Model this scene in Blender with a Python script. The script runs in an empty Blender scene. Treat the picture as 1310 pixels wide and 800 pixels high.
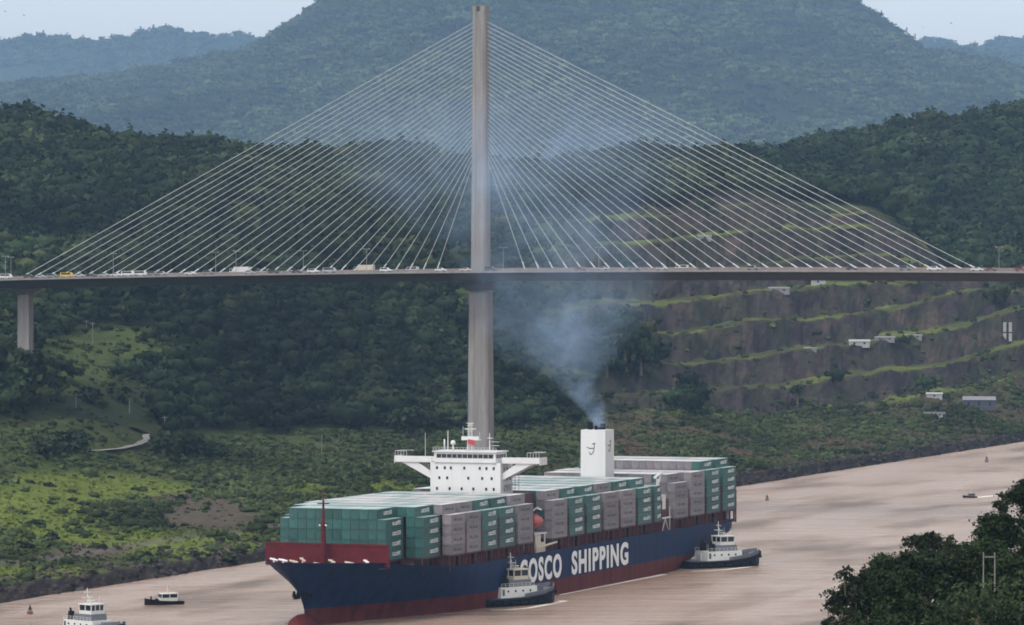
import bpy, math, random
import numpy as np
from mathutils import Vector, Matrix

R = math.radians
random.seed(11)
rng = np.random.default_rng(7)
SC = bpy.context.scene
COL = SC.collection

# ------------------------------------------------------------------ camera, sky, sun, exposure
F, CX, HY, CAMZ = 5650.0, 655.0, 345.0, 95.0          # focal length and horizon in photograph pixels
cam_d = bpy.data.cameras.new('camera')
cam = bpy.data.objects.new('camera', cam_d)
COL.objects.link(cam)
SC.camera = cam
cam_d.sensor_width = 36.0
cam_d.lens = 36.0 * F / 1310.0
cam_d.clip_start = 5.0
cam_d.clip_end = 40000.0
cam.location = (0, 0, CAMZ)
cam.rotation_euler = (R(90) - math.atan((400 - HY) / F), 0, 0)

SUN_EL, SUN_AZ = 58.0, 215.0       # azimuth measured clockwise from +Y (the view direction): behind the camera, left
world = bpy.data.worlds.new('World')
SC.world = world
world.use_nodes = True
wn, wl = world.node_tree.nodes, world.node_tree.links
bg = wn['Background']
sky = wn.new('ShaderNodeTexSky')
sky.sky_type = 'NISHITA'
sky.sun_disc = False
sky.sun_elevation = R(SUN_EL)
sky.sun_rotation = R(SUN_AZ)
sky.air_density = 1.0
sky.dust_density = 2.9
hs = wn.new('ShaderNodeHueSaturation')
hs.inputs['Saturation'].default_value = 0.07
wl.new(sky.outputs['Color'], hs.inputs['Color'])
wl.new(hs.outputs['Color'], bg.inputs['Color'])
bg.inputs['Strength'].default_value = 0.15

sun_d = bpy.data.lights.new('sun', 'SUN')
sun_d.energy = 0.5
sun_d.angle = R(14)
sun_d.color = (1.0, 0.95, 0.88)
sun = bpy.data.objects.new('sun', sun_d)
COL.objects.link(sun)
az, el = R(SUN_AZ), R(SUN_EL)
sdir = Vector((math.sin(az) * math.cos(el), math.cos(az) * math.cos(el), math.sin(el)))
sun.rotation_euler = sdir.to_track_quat('Z', 'Y').to_euler()

SC.view_settings.view_transform = 'Standard'
SC.view_settings.look = 'None'
SC.view_settings.gamma = 1.0
SC.view_settings.use_curve_mapping = False
SC.view_settings.exposure = 1.0
cy = SC.cycles
cy.use_denoising = True
cy.max_bounces = 5
cy.diffuse_bounces = 2
cy.glossy_bounces = 2
cy.transmission_bounces = 2
cy.volume_bounces = 0
cy.transparent_max_bounces = 8
cy.filter_width = 1.8
cy.volume_step_rate = 1.0
cy.volume_max_steps = 128


def at(px, py, Y):
    """world point at depth Y that is seen at photograph pixel px, py"""
    return Vector(((px - CX) / F * Y, Y, CAMZ - (py - HY) / F * Y))


# ------------------------------------------------------------------ materials
def mat(name, col, rough=0.6, metal=0.0, noise=0.0, scale=1.0, spec=0.5, bump=0.0, rnd=0.0, streak=False, col2=None):
    m = bpy.data.materials.new(name)
    m.use_nodes = True
    n, l = m.node_tree.nodes, m.node_tree.links
    b = n['Principled BSDF']
    b.inputs['Roughness'].default_value = rough
    b.inputs['Metallic'].default_value = metal
    b.inputs['Specular IOR Level'].default_value = spec
    b.inputs['Base Color'].default_value = (*col, 1)
    src = None
    if noise or bump:
        tc = n.new('ShaderNodeTexCoord')
        mp = n.new('ShaderNodeMapping')
        mp.inputs['Scale'].default_value = (scale, scale, scale * (0.12 if streak else 1))
        l.new(tc.outputs['Object'], mp.inputs['Vector'])
        nz = n.new('ShaderNodeTexNoise')
        nz.inputs['Scale'].default_value = 1.0
        nz.inputs['Detail'].default_value = 6
        nz.inputs['Roughness'].default_value = 0.65
        l.new(mp.outputs['Vector'], nz.inputs['Vector'])
        mr = n.new('ShaderNodeMapRange')
        mr.inputs['From Min'].default_value = 0.3
        mr.inputs['From Max'].default_value = 0.7
        l.new(nz.outputs['Fac'], mr.inputs['Value'])
        mx = n.new('ShaderNodeMix')
        mx.data_type = 'RGBA'
        c2 = col2 or tuple(c * (1 - noise) for c in col)
        mx.inputs[6].default_value = (*c2, 1)
        mx.inputs[7].default_value = (*tuple(min(1, c * (1 + noise * 0.6)) for c in col), 1)
        l.new(mr.outputs['Result'], mx.inputs[0])
        src = mx.outputs[2]
        if bump:
            bp = n.new('ShaderNodeBump')
            bp.inputs['Strength'].default_value = bump
            l.new(nz.outputs['Fac'], bp.inputs['Height'])
            l.new(bp.outputs['Normal'], b.inputs['Normal'])
    if rnd:
        oi = n.new('ShaderNodeObjectInfo')
        mr2 = n.new('ShaderNodeMapRange')
        mr2.inputs['To Min'].default_value = 1 - rnd
        mr2.inputs['To Max'].default_value = 1 + rnd
        l.new(oi.outputs['Random'], mr2.inputs['Value'])
        h = n.new('ShaderNodeHueSaturation')
        l.new(mr2.outputs['Result'], h.inputs['Value'])
        if src:
            l.new(src, h.inputs['Color'])
        else:
            h.inputs['Color'].default_value = (*col, 1)
        src = h.outputs['Color']
    if src:
        l.new(src, b.inputs['Base Color'])
    return m


def tint_mat(name, rough=0.85, nscale=0.3, namt=0.35, spec=0.15, bump=0.0, transl=0.0):
    """base colour from the mesh's own 'tint' attribute, broken up by noise"""
    m = bpy.data.materials.new(name)
    m.use_nodes = True
    n, l = m.node_tree.nodes, m.node_tree.links
    b = n['Principled BSDF']
    b.inputs['Roughness'].default_value = rough
    b.inputs['Specular IOR Level'].default_value = spec
    a = n.new('ShaderNodeAttribute')
    a.attribute_name = 'tint'
    g = n.new('ShaderNodeNewGeometry')
    nz = n.new('ShaderNodeTexNoise')
    nz.inputs['Scale'].default_value = nscale
    nz.inputs['Detail'].default_value = 8
    nz.inputs['Roughness'].default_value = 0.7
    l.new(g.outputs['Position'], nz.inputs['Vector'])
    mr = n.new('ShaderNodeMapRange')
    mr.inputs['From Min'].default_value = 0.3
    mr.inputs['From Max'].default_value = 0.7
    mr.inputs['To Min'].default_value = 1 - namt
    mr.inputs['To Max'].default_value = 1 + namt
    l.new(nz.outputs['Fac'], mr.inputs['Value'])
    h = n.new('ShaderNodeHueSaturation')
    l.new(a.outputs['Color'], h.inputs['Color'])
    l.new(mr.outputs['Result'], h.inputs['Value'])
    l.new(h.outputs['Color'], b.inputs['Base Color'])
    if bump:
        bp = n.new('ShaderNodeBump')
        bp.inputs['Strength'].default_value = bump
        bp.inputs['Distance'].default_value = 1.0
        l.new(nz.outputs['Fac'], bp.inputs['Height'])
        l.new(bp.outputs['Normal'], b.inputs['Normal'])
    return m


M = {}
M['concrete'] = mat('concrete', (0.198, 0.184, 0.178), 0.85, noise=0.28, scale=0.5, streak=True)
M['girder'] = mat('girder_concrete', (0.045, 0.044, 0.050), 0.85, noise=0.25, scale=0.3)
M['asphalt'] = mat('asphalt', (0.085, 0.08, 0.08), 0.9, noise=0.2, scale=0.3)
M['barrier'] = mat('barrier_concrete', (0.17, 0.135, 0.125), 0.85, noise=0.3, scale=0.4)
M['cable'] = mat('cable_sheath', (0.46, 0.47, 0.46), 0.5)
M['steel'] = mat('galvanised_steel', (0.22, 0.23, 0.24), 0.45, 0.3)
M['dark'] = mat('dark_rubber', (0.008, 0.008, 0.010), 0.85, spec=0.1)
M['tyre'] = mat('tyre_rubber', (0.02, 0.02, 0.02), 0.85)
M['glass'] = mat('dark_glass', (0.012, 0.015, 0.018), 0.15)
M['ship_white'] = mat('ship_white', (0.54, 0.535, 0.535), 0.5, noise=0.08, scale=0.25, streak=True)
M['hull_blue'] = mat('hull_blue', (0.006, 0.017, 0.058), 0.6, noise=0.42, scale=0.35, spec=0.10, streak=True)
M['boot_red'] = mat('boot_top_red', (0.090, 0.015, 0.014), 0.65, spec=0.1, noise=0.5, scale=0.35, streak=True)
M['deck_red'] = mat('deck_red', (0.085, 0.008, 0.011), 0.65, spec=0.15, noise=0.3, scale=0.3)
M['dark_red'] = mat('dark_red_steel', (0.055, 0.011, 0.012), 0.65, noise=0.4, scale=0.4)  # darker red steel of coamings, casing and stern frame
M['letter_white'] = mat('letter_white', (0.66, 0.66, 0.66), 0.6, noise=0.06, scale=0.5)
M['letter_dark'] = mat('letter_dark', (0.035, 0.04, 0.05), 0.6)
M['letter_grey'] = mat('letter_grey', (0.11, 0.12, 0.13), 0.6)
M['orange'] = mat('lifeboat_orange', (0.27, 0.035, 0.03), 0.45)
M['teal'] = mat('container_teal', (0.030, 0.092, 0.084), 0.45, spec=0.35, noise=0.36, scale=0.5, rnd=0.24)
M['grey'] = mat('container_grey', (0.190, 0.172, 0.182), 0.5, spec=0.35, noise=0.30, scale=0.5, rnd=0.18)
M['teal_roof'] = mat('skylit_roof_teal', (0.27, 0.36, 0.345), 0.38, noise=0.25, scale=0.3, rnd=0.25)  # paler than the sides: sky sheen put into the roof colour
M['grey_roof'] = mat('skylit_roof_grey', (0.48, 0.46, 0.46), 0.38, noise=0.2, scale=0.3, rnd=0.2)  # likewise lightened, the sky's sheen painted into the grey
M['tug_navy'] = mat('tug_navy', (0.006, 0.007, 0.014), 0.6, spec=0.1, noise=0.3, scale=0.5)
M['tug_white'] = mat('tug_white', (0.52, 0.52, 0.50), 0.5, noise=0.12, scale=0.6, streak=True)
M['tug_deck'] = mat('tug_deck_grey', (0.10, 0.105, 0.125), 0.8, noise=0.2, scale=0.6)
M['tug_cream'] = mat('tug_cream', (0.42, 0.39, 0.31), 0.6)
M['bark'] = mat('bark', (0.10, 0.075, 0.055), 0.9, noise=0.4, scale=1.5)
M['pole_wood'] = mat('weathered_pole', (0.17, 0.16, 0.145), 0.85, noise=0.3, scale=1.0)
M['shed_white'] = mat('painted_sheet', (0.27, 0.27, 0.27), 0.6, noise=0.2, scale=0.4)
M['shed_grey'] = mat('grey_sheet', (0.16, 0.16, 0.17), 0.6, noise=0.25, scale=0.4)
M['shed_blue'] = mat('slate_blue_sheet', (0.030, 0.037, 0.060), 0.6, noise=0.2, scale=0.4)
M['bird'] = mat('black_feathers', (0.02, 0.02, 0.02), 0.8)
M['red_flag'] = mat('red_cloth', (0.38, 0.04, 0.06), 0.8)
M['buoy_red'] = mat('buoy_red', (0.10, 0.03, 0.025), 0.6)
M['foliage'] = tint_mat('foliage', 0.8, 0.8, 0.45, 0.08)
M['canopy'] = tint_mat('canopy', 0.9, 0.35, 0.5, 0.02)
M['terrain'] = tint_mat('terrain', 0.95, 0.22, 0.4, 0.02, bump=0.5)
CARC = {}
for nm, c in dict(white=(0.52, 0.52, 0.53), silver=(0.28, 0.28, 0.30), black=(0.02, 0.02, 0.024), grey=(0.12, 0.12, 0.13),
                  red=(0.12, 0.02, 0.02), yellow=(0.50, 0.33, 0.03), blue=(0.05, 0.08, 0.18), beige=(0.45, 0.38, 0.30)).items():
    CARC[nm] = mat('car_paint_' + nm, c, 0.3)


# ------------------------------------------------------------------ object helpers
def tag(o, label=None, cat=None, group=None, kind=None):
    for k, v in (('label', label), ('category', cat), ('group', group), ('kind', kind)):
        if v:
            o[k] = v
    return o


def thing(name, label, cat, loc=(0, 0, 0), rz=0.0, group=None):
    o = bpy.data.objects.new(name, None)
    o.empty_display_size = 0.5
    COL.objects.link(o)
    o.location = loc
    o.rotation_euler = (0, 0, rz)
    return tag(o, label, cat, group)


def link(name, me, parent=None):
    o = bpy.data.objects.new(name, me)
    COL.objects.link(o)
    if parent is not None:
        o.parent = parent
    return o


class MB:
    """collects shapes, then becomes ONE mesh"""
    def __init__(s):
        s.v, s.f, s.m = [], [], []

    def add(s, vs, fs, mi=0):
        b = len(s.v)
        s.v.extend([tuple(v) for v in vs])
        s.f.extend([tuple(b + i for i in f) for f in fs])
        s.m.extend([mi] * len(fs))
        return s

    def box(s, x0, x1, y0, y1, z0, z1, mi=0, top=None, rot=None, org=(0, 0, 0)):
        tx, ty = top or (1, 1)
        mx, my = (x0 + x1) / 2, (y0 + y1) / 2
        vs = []
        for z, a, b in ((z0, 1, 1), (z1, tx, ty)):
            for x, y in ((x0, y0), (x1, y0), (x1, y1), (x0, y1)):
                vs.append(Vector((mx + (x - mx) * a, my + (y - my) * b, z)))
        if rot is not None:
            vs = [rot @ (v - Vector(org)) + Vector(org) for v in vs]
        return s.add(vs, [(3, 2, 1, 0), (4, 5, 6, 7), (0, 1, 5, 4), (1, 2, 6, 5), (2, 3, 7, 6), (3, 0, 4, 7)], mi)

    def tube(s, p0, p1, r0, r1=None, n=8, mi=0):
        p0, p1 = Vector(p0), Vector(p1)
        r1 = r0 if r1 is None else r1
        d = (p1 - p0).normalized()
        u = d.orthogonal().normalized()
        w = d.cross(u)
        vs = []
        for p, r in ((p0, r0), (p1, r1)):
            for k in range(n):
                a = 2 * math.pi * k / n
                vs.append(p + u * (r * math.cos(a)) + w * (r * math.sin(a)))
        fs = [(k, (k + 1) % n, n + (k + 1) % n, n + k) for k in range(n)]
        fs += [tuple(reversed(range(n))), tuple(range(n, 2 * n))]
        return s.add(vs, fs, mi)

    def path(s, pts, r, n=6, mi=0):
        for a, b in zip(pts[:-1], pts[1:]):
            s.tube(a, b, r, r, n, mi)
        return s

    def prism(s, poly, y0, y1, mi=0, axis='y'):
        """polygon in x,z extruded along y (or polygon in y,z along x; in x,y along z)"""
        n = len(poly)
        def P(a, b, t):
            return {'y': (a, t, b), 'x': (t, a, b), 'z': (a, b, t)}[axis]
        vs = [P(a, b, y0) for a, b in poly] + [P(a, b, y1) for a, b in poly]
        fs = [tuple(range(n)), tuple(reversed(range(n, 2 * n)))]
        fs += [(k, n + k, n + (k + 1) % n, (k + 1) % n) for k in range(n)]
        return s.add(vs, fs, mi)

    def loft(s, rings, mi=0, cap=True, closed=True):
        n = len(rings[0])
        vs = [v for r in rings for v in r]
        fs = []
        for i in range(len(rings) - 1):
            for k in range(n if closed else n - 1):
                k2 = (k + 1) % n
                fs.append((i * n + k, i * n + k2, (i + 1) * n + k2, (i + 1) * n + k))
        if cap:
            fs.append(tuple(reversed(range(n))))
            fs.append(tuple(range((len(rings) - 1) * n, len(rings) * n)))
        return s.add(vs, fs, mi)

    def ball(s, c, r, n=10, m=6, mi=0, sz=1.0):
        vs, fs = [], []
        for i in range(m + 1):
            t = math.pi * i / m
            for k in range(n):
                a = 2 * math.pi * k / n
                vs.append((c[0] + r * math.sin(t) * math.cos(a), c[1] + r * math.sin(t) * math.sin(a), c[2] + r * sz * math.cos(t)))
        for i in range(m):
            for k in range(n):
                k2 = (k + 1) % n
                fs.append((i * n + k, (i + 1) * n + k, (i + 1) * n + k2, i * n + k2))
        return s.add(vs, fs, mi)

    def mesh(s, name, mats, smooth=False, fix=True):
        me = bpy.data.meshes.new(name)
        me.from_pydata(s.v, [], s.f)
        for m in (mats if isinstance(mats, (list, tuple)) else [mats]):
            me.materials.append(m)
        if any(s.m):
            me.polygons.foreach_set('material_index', s.m)
        me.validate()
        if fix:
            import bmesh
            bm = bmesh.new()
            bm.from_mesh(me)
            bmesh.ops.recalc_face_normals(bm, faces=bm.faces)
            bm.to_mesh(me)
            bm.free()
        if smooth:
            me.polygons.foreach_set('use_smooth', [True] * len(me.polygons))
        me.update()
        return me

    def build(s, name, mats, parent=None, smooth=False, fix=True):
        return link(name, s.mesh(name, mats, smooth, fix), parent)


def np_mesh(name, V, Fq, material, tint=None, smooth=False):
    """V (n,3), Fq (m,k) all faces with k corners"""
    me = bpy.data.meshes.new(name)
    n, (m, k) = len(V), Fq.shape
    me.vertices.add(n)
    me.vertices.foreach_set('co', np.ascontiguousarray(V, dtype=np.float32).ravel())
    me.loops.add(m * k)
    me.loops.foreach_set('vertex_index', np.ascontiguousarray(Fq, dtype=np.int32).ravel())
    me.polygons.add(m)
    me.polygons.foreach_set('loop_start', np.arange(0, m * k, k, dtype=np.int32))
    if smooth:
        me.polygons.foreach_set('use_smooth', np.ones(m, dtype=bool))
    me.materials.append(material)
    if tint is not None:
        a = me.attributes.new('tint', 'FLOAT_COLOR', 'POINT')
        c = np.ones((n, 4), dtype=np.float32)
        c[:, :3] = tint
        a.data.foreach_set('color', c.ravel())
    me.update(calc_edges=True)
    return me


def copy_tree(o, parent=None):
    c = o.copy()
    COL.objects.link(c)
    c.parent = parent
    for ch in list(o.children):
        copy_tree(ch, c)
    return c


def ordinal(n):
    w = ('', 'first', 'second', 'third', 'fourth', 'fifth', 'sixth', 'seventh', 'eighth', 'ninth', 'tenth', 'eleventh', 'twelfth',
         'thirteenth', 'fourteenth', 'fifteenth', 'sixteenth', 'seventeenth', 'eighteenth', 'nineteenth', 'twentieth',
         'twenty-first', 'twenty-second', 'twenty-third', 'twenty-fourth', 'twenty-fifth')
    return w[n]


# ------------------------------------------------------------------ noise
def _hash(ix, iy, seed):
    h = (ix.astype(np.int64) * 374761393 + iy.astype(np.int64) * 668265263 + seed * 974711) & 0xFFFFFFFF
    h = ((h ^ (h >> 13)) * 1274126177) & 0xFFFFFFFF
    return ((h ^ (h >> 16)) & 0xFFFF) / 65535.0


def vnoise(x, y, seed=0):
    x, y = np.asarray(x, float), np.asarray(y, float)
    ix, iy = np.floor(x), np.floor(y)
    fx, fy = x - ix, y - iy
    fx, fy = fx * fx * (3 - 2 * fx), fy * fy * (3 - 2 * fy)
    a, b = _hash(ix, iy, seed), _hash(ix + 1, iy, seed)
    c, d = _hash(ix, iy + 1, seed), _hash(ix + 1, iy + 1, seed)
    return (a * (1 - fx) + b * fx) * (1 - fy) + (c * (1 - fx) + d * fx) * fy


def fbm(x, y, seed=0, octv=4, gain=0.5):
    s, amp, t = 0, 1.0, 0
    for o in range(octv):
        s = s + amp * vnoise(np.asarray(x) * 2 ** o, np.asarray(y) * 2 ** o, seed + o * 17)
        t += amp
        amp *= gain
    return s / t


def sstep(a, b, x):
    t = np.clip((x - a) / (b - a), 0, 1)
    return t * t * (3 - 2 * t)


# ------------------------------------------------------------------ far bank, terraces, hills: one terrain sheet
def shoreY(px):
    return 601.8 / (0.3626 - (np.asarray(px, float) - CX) / F)


CTRL = {   # photograph column -> (depth in metres, photograph row) of each feature line r3..r16
    0: [(1390, 705), (1520, 655), (1610, 612), (1680, 578), (1740, 540), (1790, 505), (1840, 478), (1930, 450), (2080, 415), (2250, 370), (2450, 310), (2650, 250), (2850, 205), (3000, 168)],
    130: [(1450, 685), (1600, 640), (1700, 603), (1760, 575), (1830, 540), (1900, 506), (1970, 470), (2050, 438), (2150, 418), (2300, 378), (2500, 318), (2700, 260), (2880, 218), (3000, 192)],
    330: [(1560, 660), (1720, 620), (1880, 588), (2000, 566), (2060, 548), (2130, 512), (2200, 472), (2280, 432), (2370, 396), (2480, 352), (2620, 303), (2760, 262), (2900, 232), (3050, 213)],
    480: [(1650, 645), (1800, 610), (1960, 583), (2080, 566), (2130, 550), (2200, 512), (2270, 472), (2350, 432), (2430, 392), (2530, 348), (2660, 300), (2790, 260), (2920, 232), (3080, 214)],
    615: [(1750, 630), (1880, 600), (2030, 577), (2130, 562), (2190, 542), (2260, 500), (2340, 455), (2430, 408), (2520, 366), (2620, 325), (2720, 290), (2830, 262), (2950, 244), (3100, 224)],
    700: [(1810, 618), (1930, 590), (2060, 566), (2160, 542), (2240, 514), (2320, 474), (2400, 436), (2480, 395), (2560, 352), (2650, 316), (2750, 283), (2860, 258), (3000, 246), (3150, 232)],
    800: [(1920, 600), (2050, 575), (2180, 555), (2290, 530), (2370, 505), (2450, 473), (2530, 430), (2600, 390), (2680, 348), (2760, 310), (2840, 275), (2920, 252), (3050, 240), (3200, 220)],
    900: [(2020, 590), (2150, 565), (2270, 545), (2350, 527), (2430, 504), (2500, 464), (2570, 422), (2640, 383), (2710, 343), (2790, 303), (2860, 267), (2930, 252), (3100, 244), (3300, 216)],
    980: [(2110, 582), (2240, 562), (2350, 547), (2420, 534), (2490, 495), (2560, 457), (2630, 414), (2700, 374), (2760, 338), (2830, 298), (2900, 260), (2950, 246), (3150, 250), (3500, 210)],
    1060: [(2200, 568), (2310, 550), (2400, 536), (2450, 523), (2540, 487), (2610, 446), (2680, 407), (2750, 368), (2820, 330), (2890, 293), (2940, 272), (2980, 268), (3200, 270), (3550, 196)],
    1110: [(2255, 561), (2355, 545), (2435, 531), (2485, 517), (2570, 481), (2640, 439), (2710, 402), (2775, 365), (2840, 325), (2900, 286), (2945, 270), (2990, 270), (3220, 275), (3575, 184)],
    1165: [(2325, 553), (2410, 538), (2480, 524), (2530, 510), (2610, 472), (2680, 430), (2750, 390), (2810, 363), (2870, 332), (2915, 303), (2955, 296), (3005, 298), (3250, 284), (3600, 172)],
    1210: [(2390, 548), (2460, 533), (2520, 517), (2560, 503), (2640, 466), (2710, 422), (2780, 378), (2840, 368), (2890, 350), (2930, 338), (2970, 332), (3020, 327), (3250, 300), (3650, 164)],
    1310: [(2530, 535), (2570, 522), (2610, 505), (2650, 479), (2720, 437), (2790, 396), (2850, 374), (2890, 364), (2930, 358), (2980, 350), (3050, 340), (3150, 320), (3350, 275), (3700, 150)],
}
CTRL[-400] = [(y - 40, p) for y, p in CTRL[0]]
CTRL[1750] = [(y + 1250, p) for y, p in CTRL[1310]]
CREST = [(-400, 120), (0, 112), (90, 100), (150, 96), (250, 80), (300, 70), (330, 55), (365, 30), (400, 14), (450, -18), (550, -58), (700, -72), (900, -52), (1000, -28),
         (1095, 8), (1130, 30), (1160, 52), (1190, 70), (1250, 80), (1310, 90), (1500, 112), (1750, 140)]

PXS = np.arange(-400, 1751, 4.3)
NC = len(PXS)
cpx = sorted(CTRL)


def smooth1(a, s):
    k = np.exp(-0.5 * (np.arange(-3 * s, 3 * s + 1) / s) ** 2)
    k /= k.sum()
    return np.convolve(np.pad(a, 3 * s, mode='edge'), k, mode='valid')


rowsY, rowsZ = [], []
sh = shoreY(PXS)
sh_w = sh + 5.0 * (fbm(PXS / 26, PXS * 0, 3, 4) - 0.5)
rowsY += [sh_w - 22, sh_w, sh_w + 13]
rowsZ += [np.full(NC, -2.5), np.zeros(NC), np.interp(PXS, [0, 700], [3.0, 4.3])]
for r in range(14):
    Yr = smooth1(np.interp(PXS, cpx, [CTRL[c][r][0] for c in cpx]), 3)
    pr = smooth1(np.interp(PXS, cpx, [CTRL[c][r][1] for c in cpx]), 3)
    rowsY.append(Yr)
    if 6 <= r + 3 <= 13:
        pr = pr + 9 * (fbm(PXS / 60, PXS * 0 + r * 3.3, 33, 3) - 0.5) * sstep(650, 760, PXS)
    rowsZ.append(CAMZ - (pr - HY) / F * Yr)
crest = np.interp(PXS, *zip(*CREST))
y16 = rowsY[-1]
y17 = np.maximum(y16 + 300, 4600)
y18, y19, y20, y21 = y17 + 5900, y17 + 7600, y17 + 9400, y17 + 11500
bump = 26 * (fbm(PXS / 70, PXS * 0, 9, 4) - 0.5)
z20 = CAMZ - (crest + bump * 0.5 - HY) / F * y20
rowsY += [y17, y18, y19, y20, y21]
base18 = CAMZ - (232 - HY) / F * y18
rowsZ += [np.minimum(CAMZ - (285 - HY) / F * y17, rowsZ[16] - 25), base18, base18 * 0.47 + z20 * 0.53, z20, z20 - 130]
SUB = [3, 3, 12, 14, 12, 10] + [19] * 8 + [8, 12, 8, 6, 16, 18, 8]
terr = sstep(650, 760, PXS)
GY, GZ, GR = [], [], []
for r in range(len(rowsY) - 1):
    ns = SUB[r] if r < len(SUB) else 8
    for k in range(ns):
        t = k / ns
        ty = tz = t
        if 6 <= r <= 13:
            fz = 0.10 * t / 0.42 if t < 0.42 else 0.10 + 0.90 * (t - 0.42) / 0.58
            fy = 0.50 * t / 0.42 if t < 0.42 else 0.50 + 0.50 * (t - 0.42) / 0.58
            ty = t + (fy - t) * terr
            tz = t + (fz - t) * terr
        GY.append(rowsY[r] + (rowsY[r + 1] - rowsY[r]) * ty)
        GZ.append(rowsZ[r] + (rowsZ[r + 1] - rowsZ[r]) * tz)
        GR.append(r + t)
GY.append(rowsY[-1]); GZ.append(rowsZ[-1]); GR.append(len(rowsY) - 1.0)
GY, GZ, GR = np.array(GY), np.array(GZ), np.array(GR)
NR = len(GR)
GPX = np.repeat(PXS[None, :], NR, 0)
GRR = np.repeat(GR[:, None], NC, 1)
GX = (GPX - CX) / F * GY
nz1 = np.where(GRR > 17, fbm(GX / 260, GY / 420, 23, 5), fbm(GX / 45, GY / 60, 21, 5)) - 0.5
nz2 = fbm(GX / 9, GY / 14, 22, 4) - 0.5
amp = np.interp(GR, [0, 1, 2, 3, 6, 7, 14, 16, 18, 19, 20, 21], [0, 0.4, 1.0, 1.6, 2.5, 2.6, 5, 12, 30, 110, 25, 40])[:, None]
nz3 = fbm(GX / 130, GY / 170, 27, 3) - 0.5
GZ = GZ + nz3 * 26 * sstep(7, 9, GRR) * (GRR < 16.6) * (1 - terr[None, :] * ((GRR > 5) & (GRR < 14)) )
GZ = GZ + nz1 * amp * 2 * np.where((GRR > 6) & (GRR < 14), 1.0, 1.0) + nz2 * np.minimum(amp, 2.5)
fr = GRR - np.floor(GRR)
faceM = ((GRR >= 6) & (GRR < 14) & (fr > 0.42)) * np.repeat(terr[None, :], NR, 0)
gul = fbm(GPX / 10 + GRR * 0.9, GRR * 0.8, 31, 5, 0.6) - 0.5
GZ = GZ + faceM * gul * 8.5
GPY = HY - (GZ - CAMZ) * F / GY           # where each ground point is seen, for laying out the ground cover

# ground cover colours (albedo) laid out over the land
def lerp(a, b, t):
    return a + (np.asarray(b) - a) * t[..., None]


def blob(cx, cy, rx, ry, soft=0.35, seed=1, rough=0.55):
    d = np.sqrt(((GPX - cx) / rx) ** 2 + ((GPY - cy) / ry) ** 2)
    d = d + rough * 2 * (fbm(GX / 22, GY / 34, seed, 4) - 0.5)
    return 1 - sstep(1 - soft, 1 + soft, d)


nA = fbm(GX / 30, GY / 55, 41, 5)
nB = fbm(GX / 8, GY / 16, 42, 4)
T = np.zeros((NR, NC, 3)) + np.array((0.044, 0.054, 0.024))
T = lerp(T, (0.075, 0.094, 0.034), sstep(0.42, 0.62, nA))
T = lerp(T, (0.066, 0.056, 0.034), sstep(0.55, 0.72, nB) * 0.6)
field = (GRR > 2) & (GRR < 6.4)
BRIGHT, GREEN, DIRT, ROCK = (0.150, 0.190, 0.040), (0.078, 0.105, 0.034), (0.105, 0.086, 0.066), (0.060, 0.046, 0.047)
for c in ((95, 628, 130, 22), (40, 660, 90, 30), (150, 690, 120, 14), (230, 705, 120, 10), (60, 735, 90, 10), (300, 690, 60, 10), (330, 640, 50, 14), (450, 625, 80, 10),
          (360, 615, 60, 8), (200, 630, 60, 10)):
    T = lerp(T, BRIGHT, blob(*c, seed=c[0]) * 0.85)
for c in ((128, 455, 105, 34), (180, 425, 50, 8), (60, 590, 60, 10), (150, 590, 50, 6), (300, 560, 60, 8), (110, 520, 80, 20), (580, 405, 40, 40), (320, 290, 45, 50), (620, 325, 60, 16),
          (700, 300, 90, 30), (560, 280, 40, 24), (480, 250, 40, 20), (1290, 500, 50, 14), (1100, 560, 260, 8), (830, 525, 60, 10), (930, 595, 80, 8), (1250, 545, 90, 7)):
    T = lerp(T, GREEN, blob(*c, seed=c[0] + 3) * 0.85)
for c in ((270, 660, 75, 24), (225, 640, 50, 10), (120, 705, 50, 8), (520, 560, 60, 8), (1010, 575, 90, 8), (960, 560, 60, 6)):
    T = lerp(T, DIRT, blob(*c, seed=c[0] + 7))
T = lerp(T, (0.088, 0.076, 0.044), field * sstep(560, 760, GPX) * (0.35 + 0.6 * sstep(0.40, 0.62, fbm(GX / 40, GY / 70, 45, 4))))
T = lerp(T, (0.090, 0.060, 0.046), field * sstep(620, 800, GPX) * 0.7 * sstep(0.56, 0.68, fbm(GX / 28, GY / 60, 46, 4)))
# quarry faces and benches
benchM = ((GRR >= 6) & (GRR < 14) & (fr <= 0.42)) * np.repeat(terr[None, :], NR, 0)
rock = lerp(np.zeros((NR, NC, 3)) + np.array(ROCK), (0.034, 0.028, 0.032), sstep(0.40, 0.60, fbm(GPX / 16, GRR * 2.2, 51, 4)))
rock = lerp(rock, (0.100, 0.072, 0.062), sstep(0.58, 0.75, fbm(GPX / 30 + GRR, GRR * 3, 52, 4)) * 0.8)
veg = sstep(0.44, 0.62, fbm(GPX / 15 - GRR * 2.0, GRR * 2.4, 53, 5, 0.6))
rock = lerp(rock, (0.052, 0.062, 0.034), veg * 0.45)
rock = rock * (0.55 + 0.85 * fbm(GPX / 6 + GRR * 2.5, GRR * 1.1, 57, 4))[..., None]
rock = lerp(rock, (0.050, 0.064, 0.032), (1 - sstep(690, 850, GPX)) * 0.5)
T = T + (rock - T) * faceM[..., None]
bg_ = lerp(np.zeros((NR, NC, 3)) + np.array((0.150, 0.178, 0.050)), (0.062, 0.058, 0.040), sstep(0.37, 0.60, fbm(GPX / 42 + GRR * 3, GRR * 2.3, 54, 4)) * np.interp(GPX, [800, 1150], [1, 0.75]))
T = T + (bg_ - T) * (benchM * 0.92)[..., None]
hid = sstep(10, 0, np.abs(GPX - 885)) * 0
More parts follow.
